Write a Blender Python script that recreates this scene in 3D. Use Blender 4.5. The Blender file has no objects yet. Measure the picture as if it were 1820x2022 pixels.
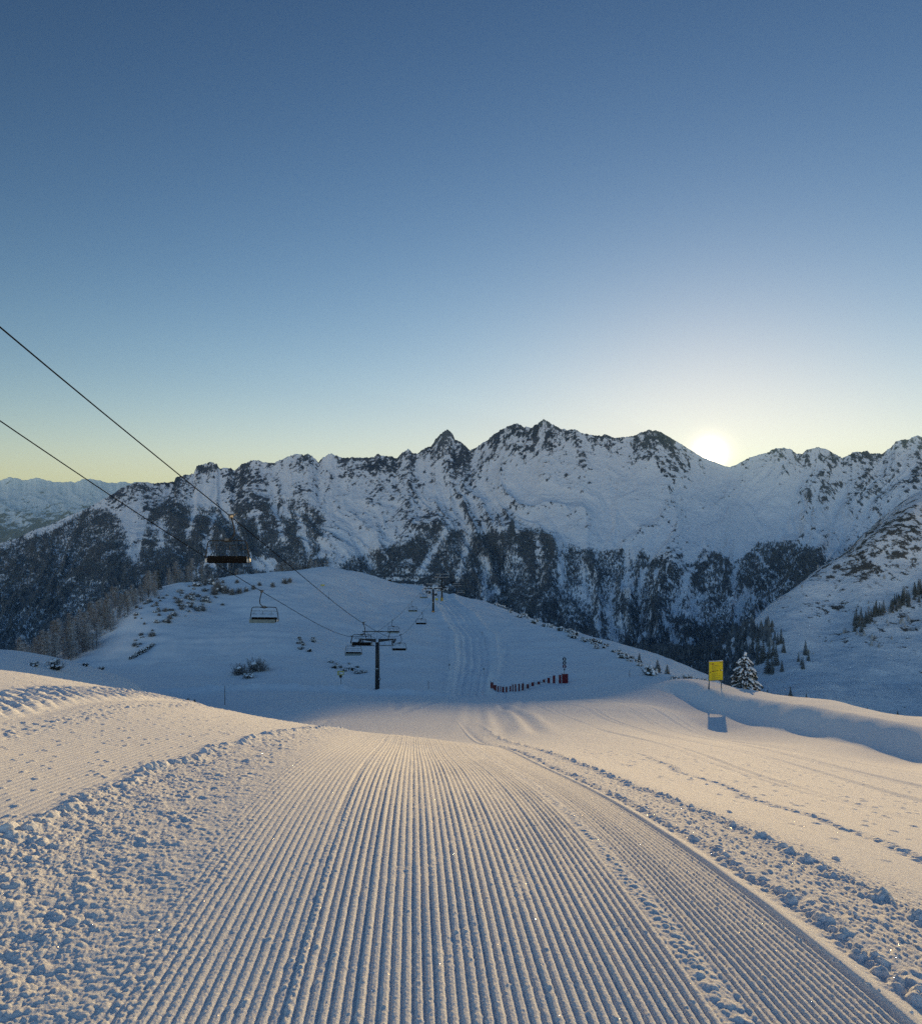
import bpy, math, random
import numpy as np
from mathutils import Vector, Matrix
random.seed(7)
rng = np.random.default_rng(11)
scene = bpy.context.scene
COL = scene.collection
R = math.radians

# ------------------------------------------------------------------ camera
F = 1502.0; CX = 910.0; CY = 1011.0          # photograph measured on a 1820 x 2022 grid
cam_d = bpy.data.cameras.new('camera')
cam = bpy.data.objects.new('camera', cam_d); COL.objects.link(cam)
cam.location = (0, 0, 0); cam.rotation_euler = (R(90), 0, 0)
cam_d.sensor_fit = 'HORIZONTAL'; cam_d.sensor_width = 36.0
cam_d.lens = F / 1820.0 * 36.0
cam_d.clip_start = 0.05; cam_d.clip_end = 60000
scene.camera = cam

# ------------------------------------------------------------------ sun and sky
SUN_PX = (1401.0, 897.5)
sd = Vector(((SUN_PX[0]-CX)/F, 1.0, -(SUN_PX[1]-CY)/F)).normalized()      # towards the sun
SUN_EL = math.asin(sd.z); SUN_AZ = math.atan2(sd.x, sd.y)
sun_l = bpy.data.lights.new('sun', 'SUN')
sun_l.energy = 5.0; sun_l.angle = R(0.5); sun_l.color = (1.0, 0.70, 0.33)
sun = bpy.data.objects.new('sun', sun_l); COL.objects.link(sun)
sun.rotation_euler = (-sd).to_track_quat('-Z', 'Y').to_euler()
sun.location = (300, 900, 400)

world = bpy.data.worlds.new('World'); scene.world = world; world.use_nodes = True
wt = world.node_tree; wt.nodes.clear()
def wn(t, **k):
    n = wt.nodes.new(t)
    for a, b in k.items(): setattr(n, a, b)
    return n
wo = wn('ShaderNodeOutputWorld'); bg = wn('ShaderNodeBackground')
sky = wn('ShaderNodeTexSky', sky_type='NISHITA', sun_disc=False)
sky.sun_elevation = SUN_EL; sky.sun_rotation = SUN_AZ
sky.altitude = 1900; sky.air_density = 1.0; sky.dust_density = 0.3; sky.ozone_density = 1.0
SKY_STRENGTH = 0.15; SKY_FIT = ((2.0, 3.4), (1.835, 2.52), (1.78, 2.86)); AWAY_FILL = 3.1
# the sun itself: its disc with the bright aureole round it, part of the sky
tc = wn('ShaderNodeTexCoord')
dot = wn('ShaderNodeVectorMath', operation='DOT_PRODUCT'); dot.inputs[1].default_value = sd
wt.links.new(tc.outputs['Generated'], dot.inputs[0])
def wm(op, a, b=None, clamp=False):
    n = wn('ShaderNodeMath', operation=op); n.use_clamp = clamp
    for i, v in enumerate((a, b)):
        if v is None: continue
        if isinstance(v, (int, float)): n.inputs[i].default_value = v
        else: wt.links.new(v, n.inputs[i])
    return n.outputs[0]
ang = wm('ARCCOSINE', wm('MINIMUM', dot.outputs['Value'], 0.9999999))     # radians from the sun
deg = wm('MULTIPLY', ang, 57.2958)
core = wm('MULTIPLY', wm('SUBTRACT', 1.0, wm('DIVIDE', deg, 0.42), True), 30.0)
glow1 = wm('MULTIPLY', wm('EXPONENT', wm('MULTIPLY', deg, -3.0)), 25.0)
glow2 = wm('MULTIPLY', wm('EXPONENT', wm('MULTIPLY', deg, -0.40)), 0.05)
# sky away from the dawn: added unseen warm fill behind and overhead lifts shade
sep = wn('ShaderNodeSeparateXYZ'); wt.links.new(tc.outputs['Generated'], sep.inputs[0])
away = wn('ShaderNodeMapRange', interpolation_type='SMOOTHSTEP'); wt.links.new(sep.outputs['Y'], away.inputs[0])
away.inputs[1].default_value = .50; away.inputs[2].default_value = -.65; away.inputs[3].default_value = 1.0; away.inputs[4].default_value = AWAY_FILL

def wcol(fac, col):
    n = wn('ShaderNodeVectorMath', operation='SCALE'); n.inputs[0].default_value = col
    wt.links.new(fac, n.inputs['Scale']); return n.outputs[0]
def wadd(a, b):
    n = wn('ShaderNodeVectorMath', operation='ADD')
    wt.links.new(a, n.inputs[0]); wt.links.new(b, n.inputs[1]); return n.outputs[0]
# clear winter air: a deep zenith against a bright pale horizon (per-channel contrast of the sky's own light)
sk0 = wn('ShaderNodeVectorMath', operation='SCALE'); sk0.inputs['Scale'].default_value = SKY_STRENGTH
wt.links.new(sky.outputs[0], sk0.inputs[0])
spc = wn('ShaderNodeSeparateColor'); wt.links.new(sk0.outputs[0], spc.inputs[0]); cbc = wn('ShaderNodeCombineColor')
for i, (gp, ga) in enumerate(SKY_FIT):
    v = wm('MULTIPLY', wm('POWER', spc.outputs[i], gp), ga)
    wt.links.new(wm('DIVIDE', v, wm('ADD', wm('MULTIPLY', v, (.72, .64, .6)[i]), 1.0)), cbc.inputs[i])
tint = wn('ShaderNodeMixRGB', blend_type='MULTIPLY'); wt.links.new(cbc.outputs[0], tint.inputs[1]); tint.inputs[2].default_value = (1.10, 1.0, .90, 1)
wt.links.new(wm('DIVIDE', wm('SUBTRACT', away.outputs[0], 1.0), AWAY_FILL-1.0, True), tint.inputs[0])
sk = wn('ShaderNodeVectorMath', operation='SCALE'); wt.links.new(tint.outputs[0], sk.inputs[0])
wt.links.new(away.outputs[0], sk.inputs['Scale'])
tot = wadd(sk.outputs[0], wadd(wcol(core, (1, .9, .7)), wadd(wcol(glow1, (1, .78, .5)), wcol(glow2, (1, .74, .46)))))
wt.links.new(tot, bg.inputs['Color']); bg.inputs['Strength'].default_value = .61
wt.links.new(bg.outputs[0], wo.inputs[0])
world.cycles.sampling_method = 'MANUAL'; world.cycles.sample_map_resolution = 2048

scene.view_settings.view_transform = 'Standard'; scene.view_settings.look = 'None'
scene.view_settings.exposure = 0.66; scene.view_settings.gamma = 1.0
scene.cycles.use_denoising = False
scene.cycles.max_bounces = 6; scene.cycles.diffuse_bounces = 3; scene.cycles.volume_bounces = 0
scene.cycles.sample_clamp_indirect = 6.0

# ------------------------------------------------------------------ helpers
def tag(o, label=None, cat=None, group=None, kind=None):
    if label: o['label'] = label
    if cat: o['category'] = cat
    if group: o['group'] = group
    if kind: o['kind'] = kind
    return o
def link(o, parent=None):
    COL.objects.link(o)
    if parent is not None: o.parent = parent
    return o
def empty(name, loc, rz=0.0):
    o = bpy.data.objects.new(name, None); o.empty_display_size = 0.3
    o.location = loc; o.rotation_euler = (0, 0, rz); return link(o)
def P(px, py, d):
    return Vector(((px-CX)/F*d, d, -(py-CY)/F*d))
def mesh_from(name, verts, faces, mat=None, parent=None, smooth=False, mats=None, midx=None):
    me = bpy.data.meshes.new(name)
    me.from_pydata([tuple(v) for v in verts], [], faces); me.validate()
    if mats:
        for m in mats: me.materials.append(m)
        me.polygons.foreach_set('material_index', midx)
    elif mat: me.materials.append(mat)
    if smooth: me.polygons.foreach_set('use_smooth', [True]*len(me.polygons))
    me.update()
    return link(bpy.data.objects.new(name, me), parent)
def np_mesh(name, V, Q, mat, attrs=None, smooth=True):
    """V (n,3) floats, Q (m,k) ints with k = 3 or 4"""
    me = bpy.data.meshes.new(name); n, m, k = len(V), len(Q), Q.shape[1]
    me.vertices.add(n); me.vertices.foreach_set('co', np.ascontiguousarray(V, dtype=np.float32).ravel())
    me.loops.add(m*k); me.loops.foreach_set('vertex_index', np.ascontiguousarray(Q, dtype=np.int32).ravel())
    me.polygons.add(m)
    me.polygons.foreach_set('loop_start', np.arange(0, m*k, k, dtype=np.int32))
    me.polygons.foreach_set('use_smooth', np.full(m, smooth, dtype=bool))
    for an, arr in (attrs or {}).items():
        a = me.attributes.new(an, 'FLOAT', 'POINT'); a.data.foreach_set('value', np.ascontiguousarray(arr, dtype=np.float32).ravel())
    me.materials.append(mat); me.update(calc_edges=True)
    return link(bpy.data.objects.new(name, me))
def grid_quads(nr, nc):
    i = np.arange(nr-1)[:, None]*nc + np.arange(nc-1)[None, :]
    return np.stack([i, i+1, i+nc+1, i+nc], -1).reshape(-1, 4)

def _hash(ix, iy, s):
    h = ix.astype(np.uint32)*np.uint32(374761393) + iy.astype(np.uint32)*np.uint32(668265263) + np.uint32((s*974711+1013904223) & 0xffffffff)
    h ^= h >> np.uint32(13); h *= np.uint32(1274126177); h ^= h >> np.uint32(16); h *= np.uint32(2246822519); h ^= h >> np.uint32(13)
    return h.astype(np.float32)*np.float32(1/4294967296.0)
def perlin(x, y, s=0):
    x = np.asarray(x, dtype=np.float64); y = np.asarray(y, dtype=np.float64)
    fx = np.floor(x); fy = np.floor(y); ix = fx.astype(np.int64); iy = fy.astype(np.int64)
    dx = (x-fx).astype(np.float32); dy = (y-fy).astype(np.float32)
    def g(ox, oy):
        a = _hash(ix+ox, iy+oy, s)*np.float32(6.2831853)
        return np.cos(a)*(dx-ox) + np.sin(a)*(dy-oy)
    u = dx*dx*dx*(dx*(dx*6-15)+10); v = dy*dy*dy*(dy*(dy*6-15)+10)
    a = g(0, 0); b = g(1, 0); c = g(0, 1); d = g(1, 1)
    return ((a+(b-a)*u) + ((c+(d-c)*u)-(a+(b-a)*u))*v)*np.float32(1.5)
def fbm(x, y, s=0, o=4, gain=.5, lac=2.03):
    t = 0; a = 1.0; n = 0
    for i in range(o):
        t = t + a*perlin(x, y, s+i*17); n += a; a *= gain; x = np.asarray(x)*lac+13.7; y = np.asarray(y)*lac-7.1
    return t/n
def ridged(x, y, s=0, o=4, gain=.5, lac=2.1):
    t = 0; a = 1.0; n = 0
    for i in range(o):
        r = 1-np.abs(perlin(x, y, s+i*31)); t = t + a*r*r; n += a; a *= gain; x = np.asarray(x)*lac+3.3; y = np.asarray(y)*lac+9.1
    return t/n
def lumps(x, y, cell, s=0, dens=1.0):
    """rounded clods: height field in metres"""
    X = x/cell; Y = y/cell; fx = np.floor(X); fy = np.floor(Y); ix = fx.astype(np.int64); iy = fy.astype(np.int64)
    out = np.zeros(X.shape, np.float32)
    for ox in (-1, 0, 1):
        for oy in (-1, 0, 1):
            jx = _hash(ix+ox, iy+oy, s); jy = _hash(ix+ox, iy+oy, s+1); rr = _hash(ix+ox, iy+oy, s+2)
            on = _hash(ix+ox, iy+oy, s+3) < dens
            r = .25+.42*rr
            d2 = ((fx+ox+jx-X)**2 + (fy+oy+jy-Y)**2)/(r*r)
            h = r*np.sqrt(np.clip(1-d2, 0, 1))*on
            out = np.maximum(out, h.astype(np.float32))
    return out*np.float32(cell)
def ml(mask, x, y, cell, s=0, dens=1.0):
    """clods only where the mask is above zero"""
    out = np.zeros(x.shape, np.float32); w = np.nonzero(np.abs(mask) > .004)
    if len(w[0]): out[w] = lumps(x[w], y[w], cell, s, dens)*mask[w]
    return out
def sstep(a, b, x):
    t = np.clip((x-a)/(b-a), 0, 1); return t*t*(3-2*t)
class TPS:
    """thin plate spline of z/(Y+Y0) over (ku*X/(Y+Y0), ln(Y+Y0))"""
    def __init__(self, pts, y0, ku, lam=1e-4):
        p = np.array(pts, float); self.y0 = y0; self.ku = ku
        W = p[:, 1]+y0; self.c = np.stack([ku*p[:, 0]/W, np.log(W)], 1); q = p[:, 2]/W
        n = len(p); K = self.phi(self.c[:, None]-self.c[None]) + lam*np.eye(n)
        Pm = np.hstack([np.ones((n, 1)), self.c]); A = np.zeros((n+3, n+3)); A[:n, :n] = K; A[:n, n:] = Pm; A[n:, :n] = Pm.T
        w = np.linalg.solve(A, np.concatenate([q, np.zeros(3)])); self.w = w[:n]; self.a = w[n:]
    @staticmethod
    def phi(d):
        r2 = (d*d).sum(-1); return .5*r2*np.log(r2+1e-12)
    def __call__(self, X, Y):
        X = np.asarray(X, float); Y = np.asarray(Y, float); sh = np.broadcast(X, Y).shape
        x = np.broadcast_to(X, sh).ravel(); y = np.broadcast_to(Y, sh).ravel(); W = y+self.y0
        e = np.stack([self.ku*x/W, np.log(W)], 1); out = np.empty(len(x))
        for i in range(0, len(x), 40000):
            s = e[i:i+40000]; acc = self.a[0]+s@self.a[1:]
            dx = s[:, 0:1]-self.c[None, :, 0]; dy = s[:, 1:2]-self.c[None, :, 1]; r2 = dx*dx+dy*dy
            out[i:i+40000] = acc + (.5*r2*np.log(r2+1e-12))@self.w
        return (out*W).reshape(sh)
NCOL = 1300; KROW = .0024; MCOL = 1500
# ------------------------------------------------------------------ materials
def material(name):
    m = bpy.data.materials.new(name); m.use_nodes = True
    nt = m.node_tree; b = nt.nodes['Principled BSDF']; return m, nt, b
def N(nt, t, ins=None, **k):
    n = nt.nodes.new(t)
    for a, v in k.items(): setattr(n, a, v)
    for a, v in (ins or {}).items():
        if hasattr(v, 'links') or hasattr(v, 'is_linked'): nt.links.new(v, n.inputs[a])
        else: n.inputs[a].default_value = v
    return n
def ramp(nt, fac, stops):
    n = nt.nodes.new('ShaderNodeValToRGB'); nt.links.new(fac, n.inputs[0])
    e = n.color_ramp.elements
    while len(e) < len(stops): e.new(.5)
    for el, (p, c) in zip(e, stops): el.position = p; el.color = (*c, 1) if len(c) == 3 else c
    return n.outputs[0]
def pos(nt): return N(nt, 'ShaderNodeNewGeometry').outputs['Position']
def noise(nt, vec, scale, detail=4, rough=.55):
    return N(nt, 'ShaderNodeTexNoise', {'Vector': vec, 'Scale': scale, 'Detail': detail, 'Roughness': rough}).outputs['Fac']
def bump(nt, b, h, strength, dist, prev=None):
    n = N(nt, 'ShaderNodeBump', {'Height': h, 'Strength': strength, 'Distance': dist})
    if prev is not None: nt.links.new(prev, n.inputs['Normal'])
    if b is not None: nt.links.new(n.outputs[0], b.inputs['Normal'])
    return n.outputs[0]

SNOW = (.84, .85, .87)
def make_snow(name, grain=True):
    m, nt, b = material(name); p = pos(nt)
    c = noise(nt, p, .15, 5); col = ramp(nt, c, [(.3, (.82, .83, .855)), (.7, (.87, .875, .88))])
    nt.links.new(col, b.inputs['Base Color']); b.inputs['Roughness'].default_value = .9
    b.inputs['Specular IOR Level'].default_value = .02
    if grain:
        g2 = bump(nt, None, noise(nt, p, 260, 3, .7), .6, .004)
        g1 = bump(nt, b, noise(nt, p, 70, 5, .75), .8, .012, g2)
        # hoar crystals: scattered tiny mirror facets that flash where they happen to face right
        vo = N(nt, 'ShaderNodeTexVoronoi', {'Vector': p, 'Scale': 210.0}); sp = N(nt, 'ShaderNodeSeparateColor', {0: vo.outputs['Color']})
        near = N(nt, 'ShaderNodeMath', {0: vo.outputs['Distance'], 1: .24}, operation='LESS_THAN').outputs[0]
        on = N(nt, 'ShaderNodeMath', {0: sp.outputs[2], 1: .982}, operation='GREATER_THAN').outputs[0]
        on = N(nt, 'ShaderNodeMath', {0: on, 1: near}, operation='MULTIPLY').outputs[0]
        py_ = N(nt, 'ShaderNodeSeparateXYZ', {0: p}).outputs['Y']
        on = N(nt, 'ShaderNodeMath', {0: on, 1: N(nt, 'ShaderNodeMath', {0: py_, 1: 9.0}, operation='LESS_THAN').outputs[0]}, operation='MULTIPLY').outputs[0]
        wv = N(nt, 'ShaderNodeTexWhiteNoise', {'Vector': vo.outputs['Color']}, noise_dimensions='3D')
        rv = N(nt, 'ShaderNodeVectorMath', {0: wv.outputs['Color'], 1: (.5, .5, .15)}, operation='SUBTRACT').outputs[0]
        nv = N(nt, 'ShaderNodeVectorMath', {0: rv}, operation='NORMALIZE').outputs[0]
        gl = N(nt, 'ShaderNodeBsdfGlossy', {'Color': (.36, .33, .28, 1), 'Roughness': .2, 'Normal': nv})
        mxs = N(nt, 'ShaderNodeMixShader', {0: on, 1: b.outputs[0], 2: gl.outputs[0]})
        nt.links.new(mxs.outputs[0], nt.nodes['Material Output'].inputs['Surface'])
    return m
M_snow = make_snow('groomed_snow')

def make_mountain(name, rock_a, rock_b, fine=.06):
    m, nt, b = material(name); p = pos(nt)
    at = N(nt, 'ShaderNodeAttribute', attribute_name='rock').outputs['Fac']
    st = N(nt, 'ShaderNodeMapping', {'Vector': p, 'Scale': (1, 1, .45)}).outputs[0]
    n1 = noise(nt, st, fine, 7, .72); n2 = noise(nt, p, fine*.2, 4)
    f = N(nt, 'ShaderNodeMath', {0: n1, 1: .5}, operation='SUBTRACT').outputs[0]
    f = N(nt, 'ShaderNodeMath', {0: f, 1: 2.6}, operation='MULTIPLY').outputs[0]
    f = N(nt, 'ShaderNodeMath', {0: at, 1: f}, operation='ADD').outputs[0]
    f = ramp(nt, f, [(.46, (0, 0, 0)), (.62, (1, 1, 1))])
    rc = N(nt, 'ShaderNodeMix', {'Factor': n2, 'A': (*rock_a, 1), 'B': (*rock_b, 1)}, data_type='RGBA').outputs['Result'] if False else ramp(nt, n2, [(.35, rock_a), (.65, rock_b)])
    mx = nt.nodes.new('ShaderNodeMixRGB'); nt.links.new(f, mx.inputs[0]); mx.inputs[1].default_value = (.82, .84, .88, 1); nt.links.new(rc, mx.inputs[2])
    nt.links.new(mx.outputs[0], b.inputs['Base Color']); b.inputs['Roughness'].default_value = .8
    b.inputs['Specular IOR Level'].default_value = .1
    bump(nt, b, n1, .6, 14.0*.06/fine)
    return m
M_mount = make_mountain('snowy_rock_face', (.045, .054, .067), (.10, .108, .12))
M_far = make_mountain('distant_snowy_peaks', (.06, .06, .07), (.14, .13, .13), .012)
M_valley = make_mountain('snowy_valley_side', (.04, .042, .045), (.11, .10, .095), .12)
M_hum = None

def make_conifer(name, dark, light, frost, lo=.25, hi=.75, nscale=.05):
    m, nt, b = material(name); p = pos(nt)
    g = N(nt, 'ShaderNodeNewGeometry'); sp = N(nt, 'ShaderNodeSeparateXYZ', {0: g.outputs['Normal']})
    n0 = noise(nt, p, nscale, 3); col = ramp(nt, n0, [(.3, dark), (.7, light)])
    n1 = noise(nt, p, nscale*30, 3)
    f = N(nt, 'ShaderNodeMath', {0: sp.outputs['Z'], 1: n1}, operation='MULTIPLY').outputs[0]
    f = ramp(nt, f, [(lo, (0, 0, 0)), (hi, (frost, frost, frost))])
    mx = nt.nodes.new('ShaderNodeMixRGB'); nt.links.new(f, mx.inputs[0]); nt.links.new(col, mx.inputs[1]); mx.inputs[2].default_value = (.75, .78, .82, 1)
    nt.links.new(mx.outputs[0], b.inputs['Base Color']); b.inputs['Roughness'].default_value = .9
    b.inputs['Specular IOR Level'].default_value = .1
    return m
M_forest = make_conifer('frosted_conifer_wood', (.042, .055, .068), (.085, .098, .11), .6, .06, .5, .02)
M_larch = make_conifer('frosted_bare_larch', (.15, .148, .148), (.26, .258, .26), .85, .08, .55, .3)
M_spruce = make_conifer('dark_spruce_needles', (.020, .028, .026), (.045, .05, .042), .32, .2, .6, .6)
def flat(name, col, rough=.5, metal=0.0, nscale=4.0, var=.25, spec=.4):
    m, nt, b = material(name); p = pos(nt); n = noise(nt, p, nscale, 4)
    lo = tuple(max(0, c*(1-var)) for c in col); hi = tuple(min(1, c*(1+var)) for c in col)
    nt.links.new(ramp(nt, n, [(.3, lo), (.7, hi)]), b.inputs['Base Color'])
    b.inputs['Roughness'].default_value = rough; b.inputs['Metallic'].default_value = metal
    b.inputs['Specular IOR Level'].default_value = spec
    return m
# ------------------------------------------------------------------ the snow slope: piste, bowl, knoll, bank
def px3(px, py, d): return tuple(P(px, py, d))
pts = [(0, -3, -1.52), (-4, -2, -1.3), (5, -2, -2.2), (0, 0, -1.75), (0, 2.9, -1.89), (-.1, 3.9, -1.95), (-.2, 5.4, -2.14), (-.3, 8.25, -2.78), (-.5, 12.4, -3.9),
       (-.8, 16, -4.76), (-1, 20, -6.05), (-.5, 25, -7.55), (0, 30, -8.65), (0, 45, -11.95), (0, 60, -15.25), (0, 80, -19.7), (0, 108, -25.85),
       (-2.8, 4.6, -1.90), (-2.8, 7.5, -2.44), (-2.8, 14.5, -4.14), (-1.67, 2.75, -1.85), (-4.85, 8, -2.34), (-4.5, 3, -1.5), (-8, 6, -1.7),
       (-8, 13.2, -2.75), (-7, 17.2, -4.2), (-3.6, 19.4, -5.5), (-12, 19.8, -5.0), (-9, 24, -7.0), (-5, 27, -7.95), (-7, 34, -9.5), (-8, 45, -12.05), (-13, 60, -15.4), (-17, 80, -19.8), (-16, 30, -10.2), (-22, 50, -16), (-32, 82, -22.6), (-18, 14, -3.2),
       (1.9, 3.1, -2.09), (1.96, 6, -2.62), (2.7, 10.5, -3.84), (4.2, 7, -3.17), (7.9, 13, -5.1), (10.9, 18, -6.6), (15, 25, -8.6), (21.7, 35.8, -11.8), (21.7, 41.3, -12.6),
       (17.9, 53, -15.3), (20.9, 65.4, -17.15), (11, 28, -8.7), (5.4, 28, -8.25), (14.3, 55, -14.25), (8, 45, -12.15), (8, 75, -18.6), (15, 90, -21.7), (10, 3, -2.9), (16, 10, -5.3), (22, 20, -8.4), (6, 0, -2.3),
       (21.3, 53, -14.95), (21.5, 47, -13.75), (21.1, 60, -16.2), (28, 56, -15.4), (28, 42, -12.8), (28, 70, -18.0), (34, 60, -19.5), (38, 42, -17.5), (45, 60, -27), (45, 100, -38), (60, 140, -50), (27, 25, -10.2), (40, 22, -15), (30, 5, -9), (70, 60, -42), (60, 30, -33),
       px3(1200, 1346, 108), px3(1122, 1349, 116), px3(1160, 1347, 112), px3(1300, 1352, 92)]
for a in [(640,1120,280),(607,1125,275),(560,1130,262),(520,1133,255),(467,1140,240),(417,1150,228),(367,1160,215),(333,1173,203),(300,1190,190),(267,1212,180),(200,1284,160),(110,1312,150),
          (427,1200,200),(333,1253,165),(300,1277,155),(233,1313,140),(167,1322,130),(300,1342,116),(440,1376,98),(500,1344,118),(600,1350,114),(600,1270,150),(700,1285,155),(600,1200,200),(700,1210,212),(560,1160,225),
          (700,1160,252),(740,1137,290),(800,1160,298),(820,1158,330),(800,1206,240),(855,1210,239),(873,1184,288),(917,1187,420),(900,1186,442),(1007,1210,300),(1107,1250,220),(1157,1268,190),(1213,1293,160),(1300,1329,120),(1400,1361,86),(1360,1348,100),
          (1000,1260,200),(1100,1310,150),(1110,1336,124),(1000,1340,124),(930,1300,155),(930,1240,215),(741,1362,114),(820,1366,111),(780,1330,128),(930,1345,122),(1200,1325,125),
          (0,1304,60),(130,1327,65),(270,1354,76),(60,1312,62)]:
    pts.append(px3(*a))
pts += [(-135, 150, -50), (-160, 100, -52), (-90, 55, -27), (-250, 250, -120), (-150, 265, -62), (-75, 350, -60), (-20, 420, -62), (0, 640, -120), (70, 440, -90), (110, 270, -72), (75, 200, -50), (100, 100, -60), (250, 300, -140), (-300, 560, -210), (200, 640, -200), (-60, 640, -150), (30, 600, -100), (-110, 100, -40)]
slope_tps = TPS(pts, 7.0, 2.2, 2e-5)
def slope_base(X, Y):
    X = np.asarray(X, float); Y = np.asarray(Y, float)
    z = slope_tps(X, Y)
    # bank along the right piste edge
    wob = .22*perlin(Y/31.0, Y*0+.5, 5) + .10*perlin(Y/3.1, Y*0+.2, 6)
    c = X-(23.2+wob*.8)
    bank = 1.35*sstep(-2.4, .0, c)*(1-sstep(4.0, 11, c))*sstep(16, 30, Y)*(1-sstep(74, 96, Y))*(1+.02*fbm(X/2.5, Y/2.5, 14, 2))
    # heaps of pushed snow where the bank ends and by the far piste edge
    xx = (X-14)/9.0
    heap = .5*(.75+.5*fbm(X/4.0, Y/3.0, 9, 3))*np.exp(-((Y-(99+.25*X+1.5*perlin(X/5, X*0, 3)))/3.2)**2)*sstep(9, 15, X)*(1-sstep(40, 50, X))
    edge = (.85+.5*fbm(X/2.2, Y/2.0, 12, 3))*np.exp(-((Y-(107+.05*X+1.2*perlin(X/7, X*0, 4)))/1.6)**2)*(1-sstep(-8, 2, X))*sstep(-46, -36, X)
    return z + bank + heap + edge
def slope_mid(X, Y):
    """roll, wind ripple, tracks of the groomed run: decimetre relief"""
    far = sstep(14, 60, Y)
    off = sstep(112, 125, Y)
    z = far*(.14*fbm(X/16, Y/16, 21, 3))
    z += off*(1.3*fbm(X/28, Y/30, 22, 4) + .42*fbm(X/7+.4*perlin(X/30,Y/30,2), Y/12, 23, 3) + .05*ridged(X/9+.4*perlin(X/30, Y/30, 3), Y/3.2+1.2*perlin(X/22, Y/22, 7), 24, 2))
    # contour ripples on the untouched bowl
    ph = Y*1.15 + X*.35 + 5*perlin(X/40, Y/40, 8)
    bowl = sstep(115, 140, Y)*(1-sstep(-8, 2, X-(-2+.012*(Y-110))))
    z += bowl*.07*np.sin(ph)*(.4+.6*np.clip(fbm(X/30, Y/22, 19, 2)+.4, 0, 1))
    # the groomed cat track that runs up over the shoulder
    xc = 2.0 - .000 * Y + np.interp(Y, [20, 60, 110, 150, 200, 250, 300, 420], [1.5, 2.5, 1.5, 3.0, 3.5, -2, -9, -10])-2.0
    c = X-xc
    wid = np.interp(Y, [40, 110, 200, 300], [1.6, 2.4, 4.2, 5])
    tr = (.10*sstep(25, 40, Y)+.90*sstep(92, 120, Y))*(1-sstep(330, 400, Y))
    z += tr*(-.40*np.exp(-(c/wid)**4) + .50*np.exp(-((np.abs(c)-wid*1.28)/(wid*.22))**2) + .15*np.sin(c*9.0/wid*1.5)*np.exp(-(c/wid)**4))
    # ski and skidoo tracks that wander over the flat and up the bowl
    for k, (x0, y0, x1, y1, w, dp) in enumerate(((1.5, 26, 6.5, 118, .35, .07), (3.0, 27, 5.5, 112, .3, .06), (-3.5, 40, -1, 110, .3, .05), (-4.3, 42, -6, 108, .3, .04), (3.5, 50, 12, 108, .4, .06), (-2, 115, 7, 160, .4, .10), (9, 110, 14, 150, .5, .10), (11, 125, 9, 200, .5, .09), (-20, 220, -46, 262, .8, .16), (-16, 218, -38, 268, .8, .16))):
        t = np.clip((Y-y0)/(y1-y0), 0, 1); c = X-(x0+(x1-x0)*t+2.2*perlin(Y/28, Y*0+k*3.7, 60+k)*np.minimum(1, (Y-20)/60))
        m = sstep(y0, y0+6, Y)*(1-sstep(y1-8, y1, Y))
        z += m*(-dp*np.exp(-(c/w)**2) + dp*.7*np.exp(-((np.abs(c)-w*1.9)/w)**2))
    return z
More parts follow.
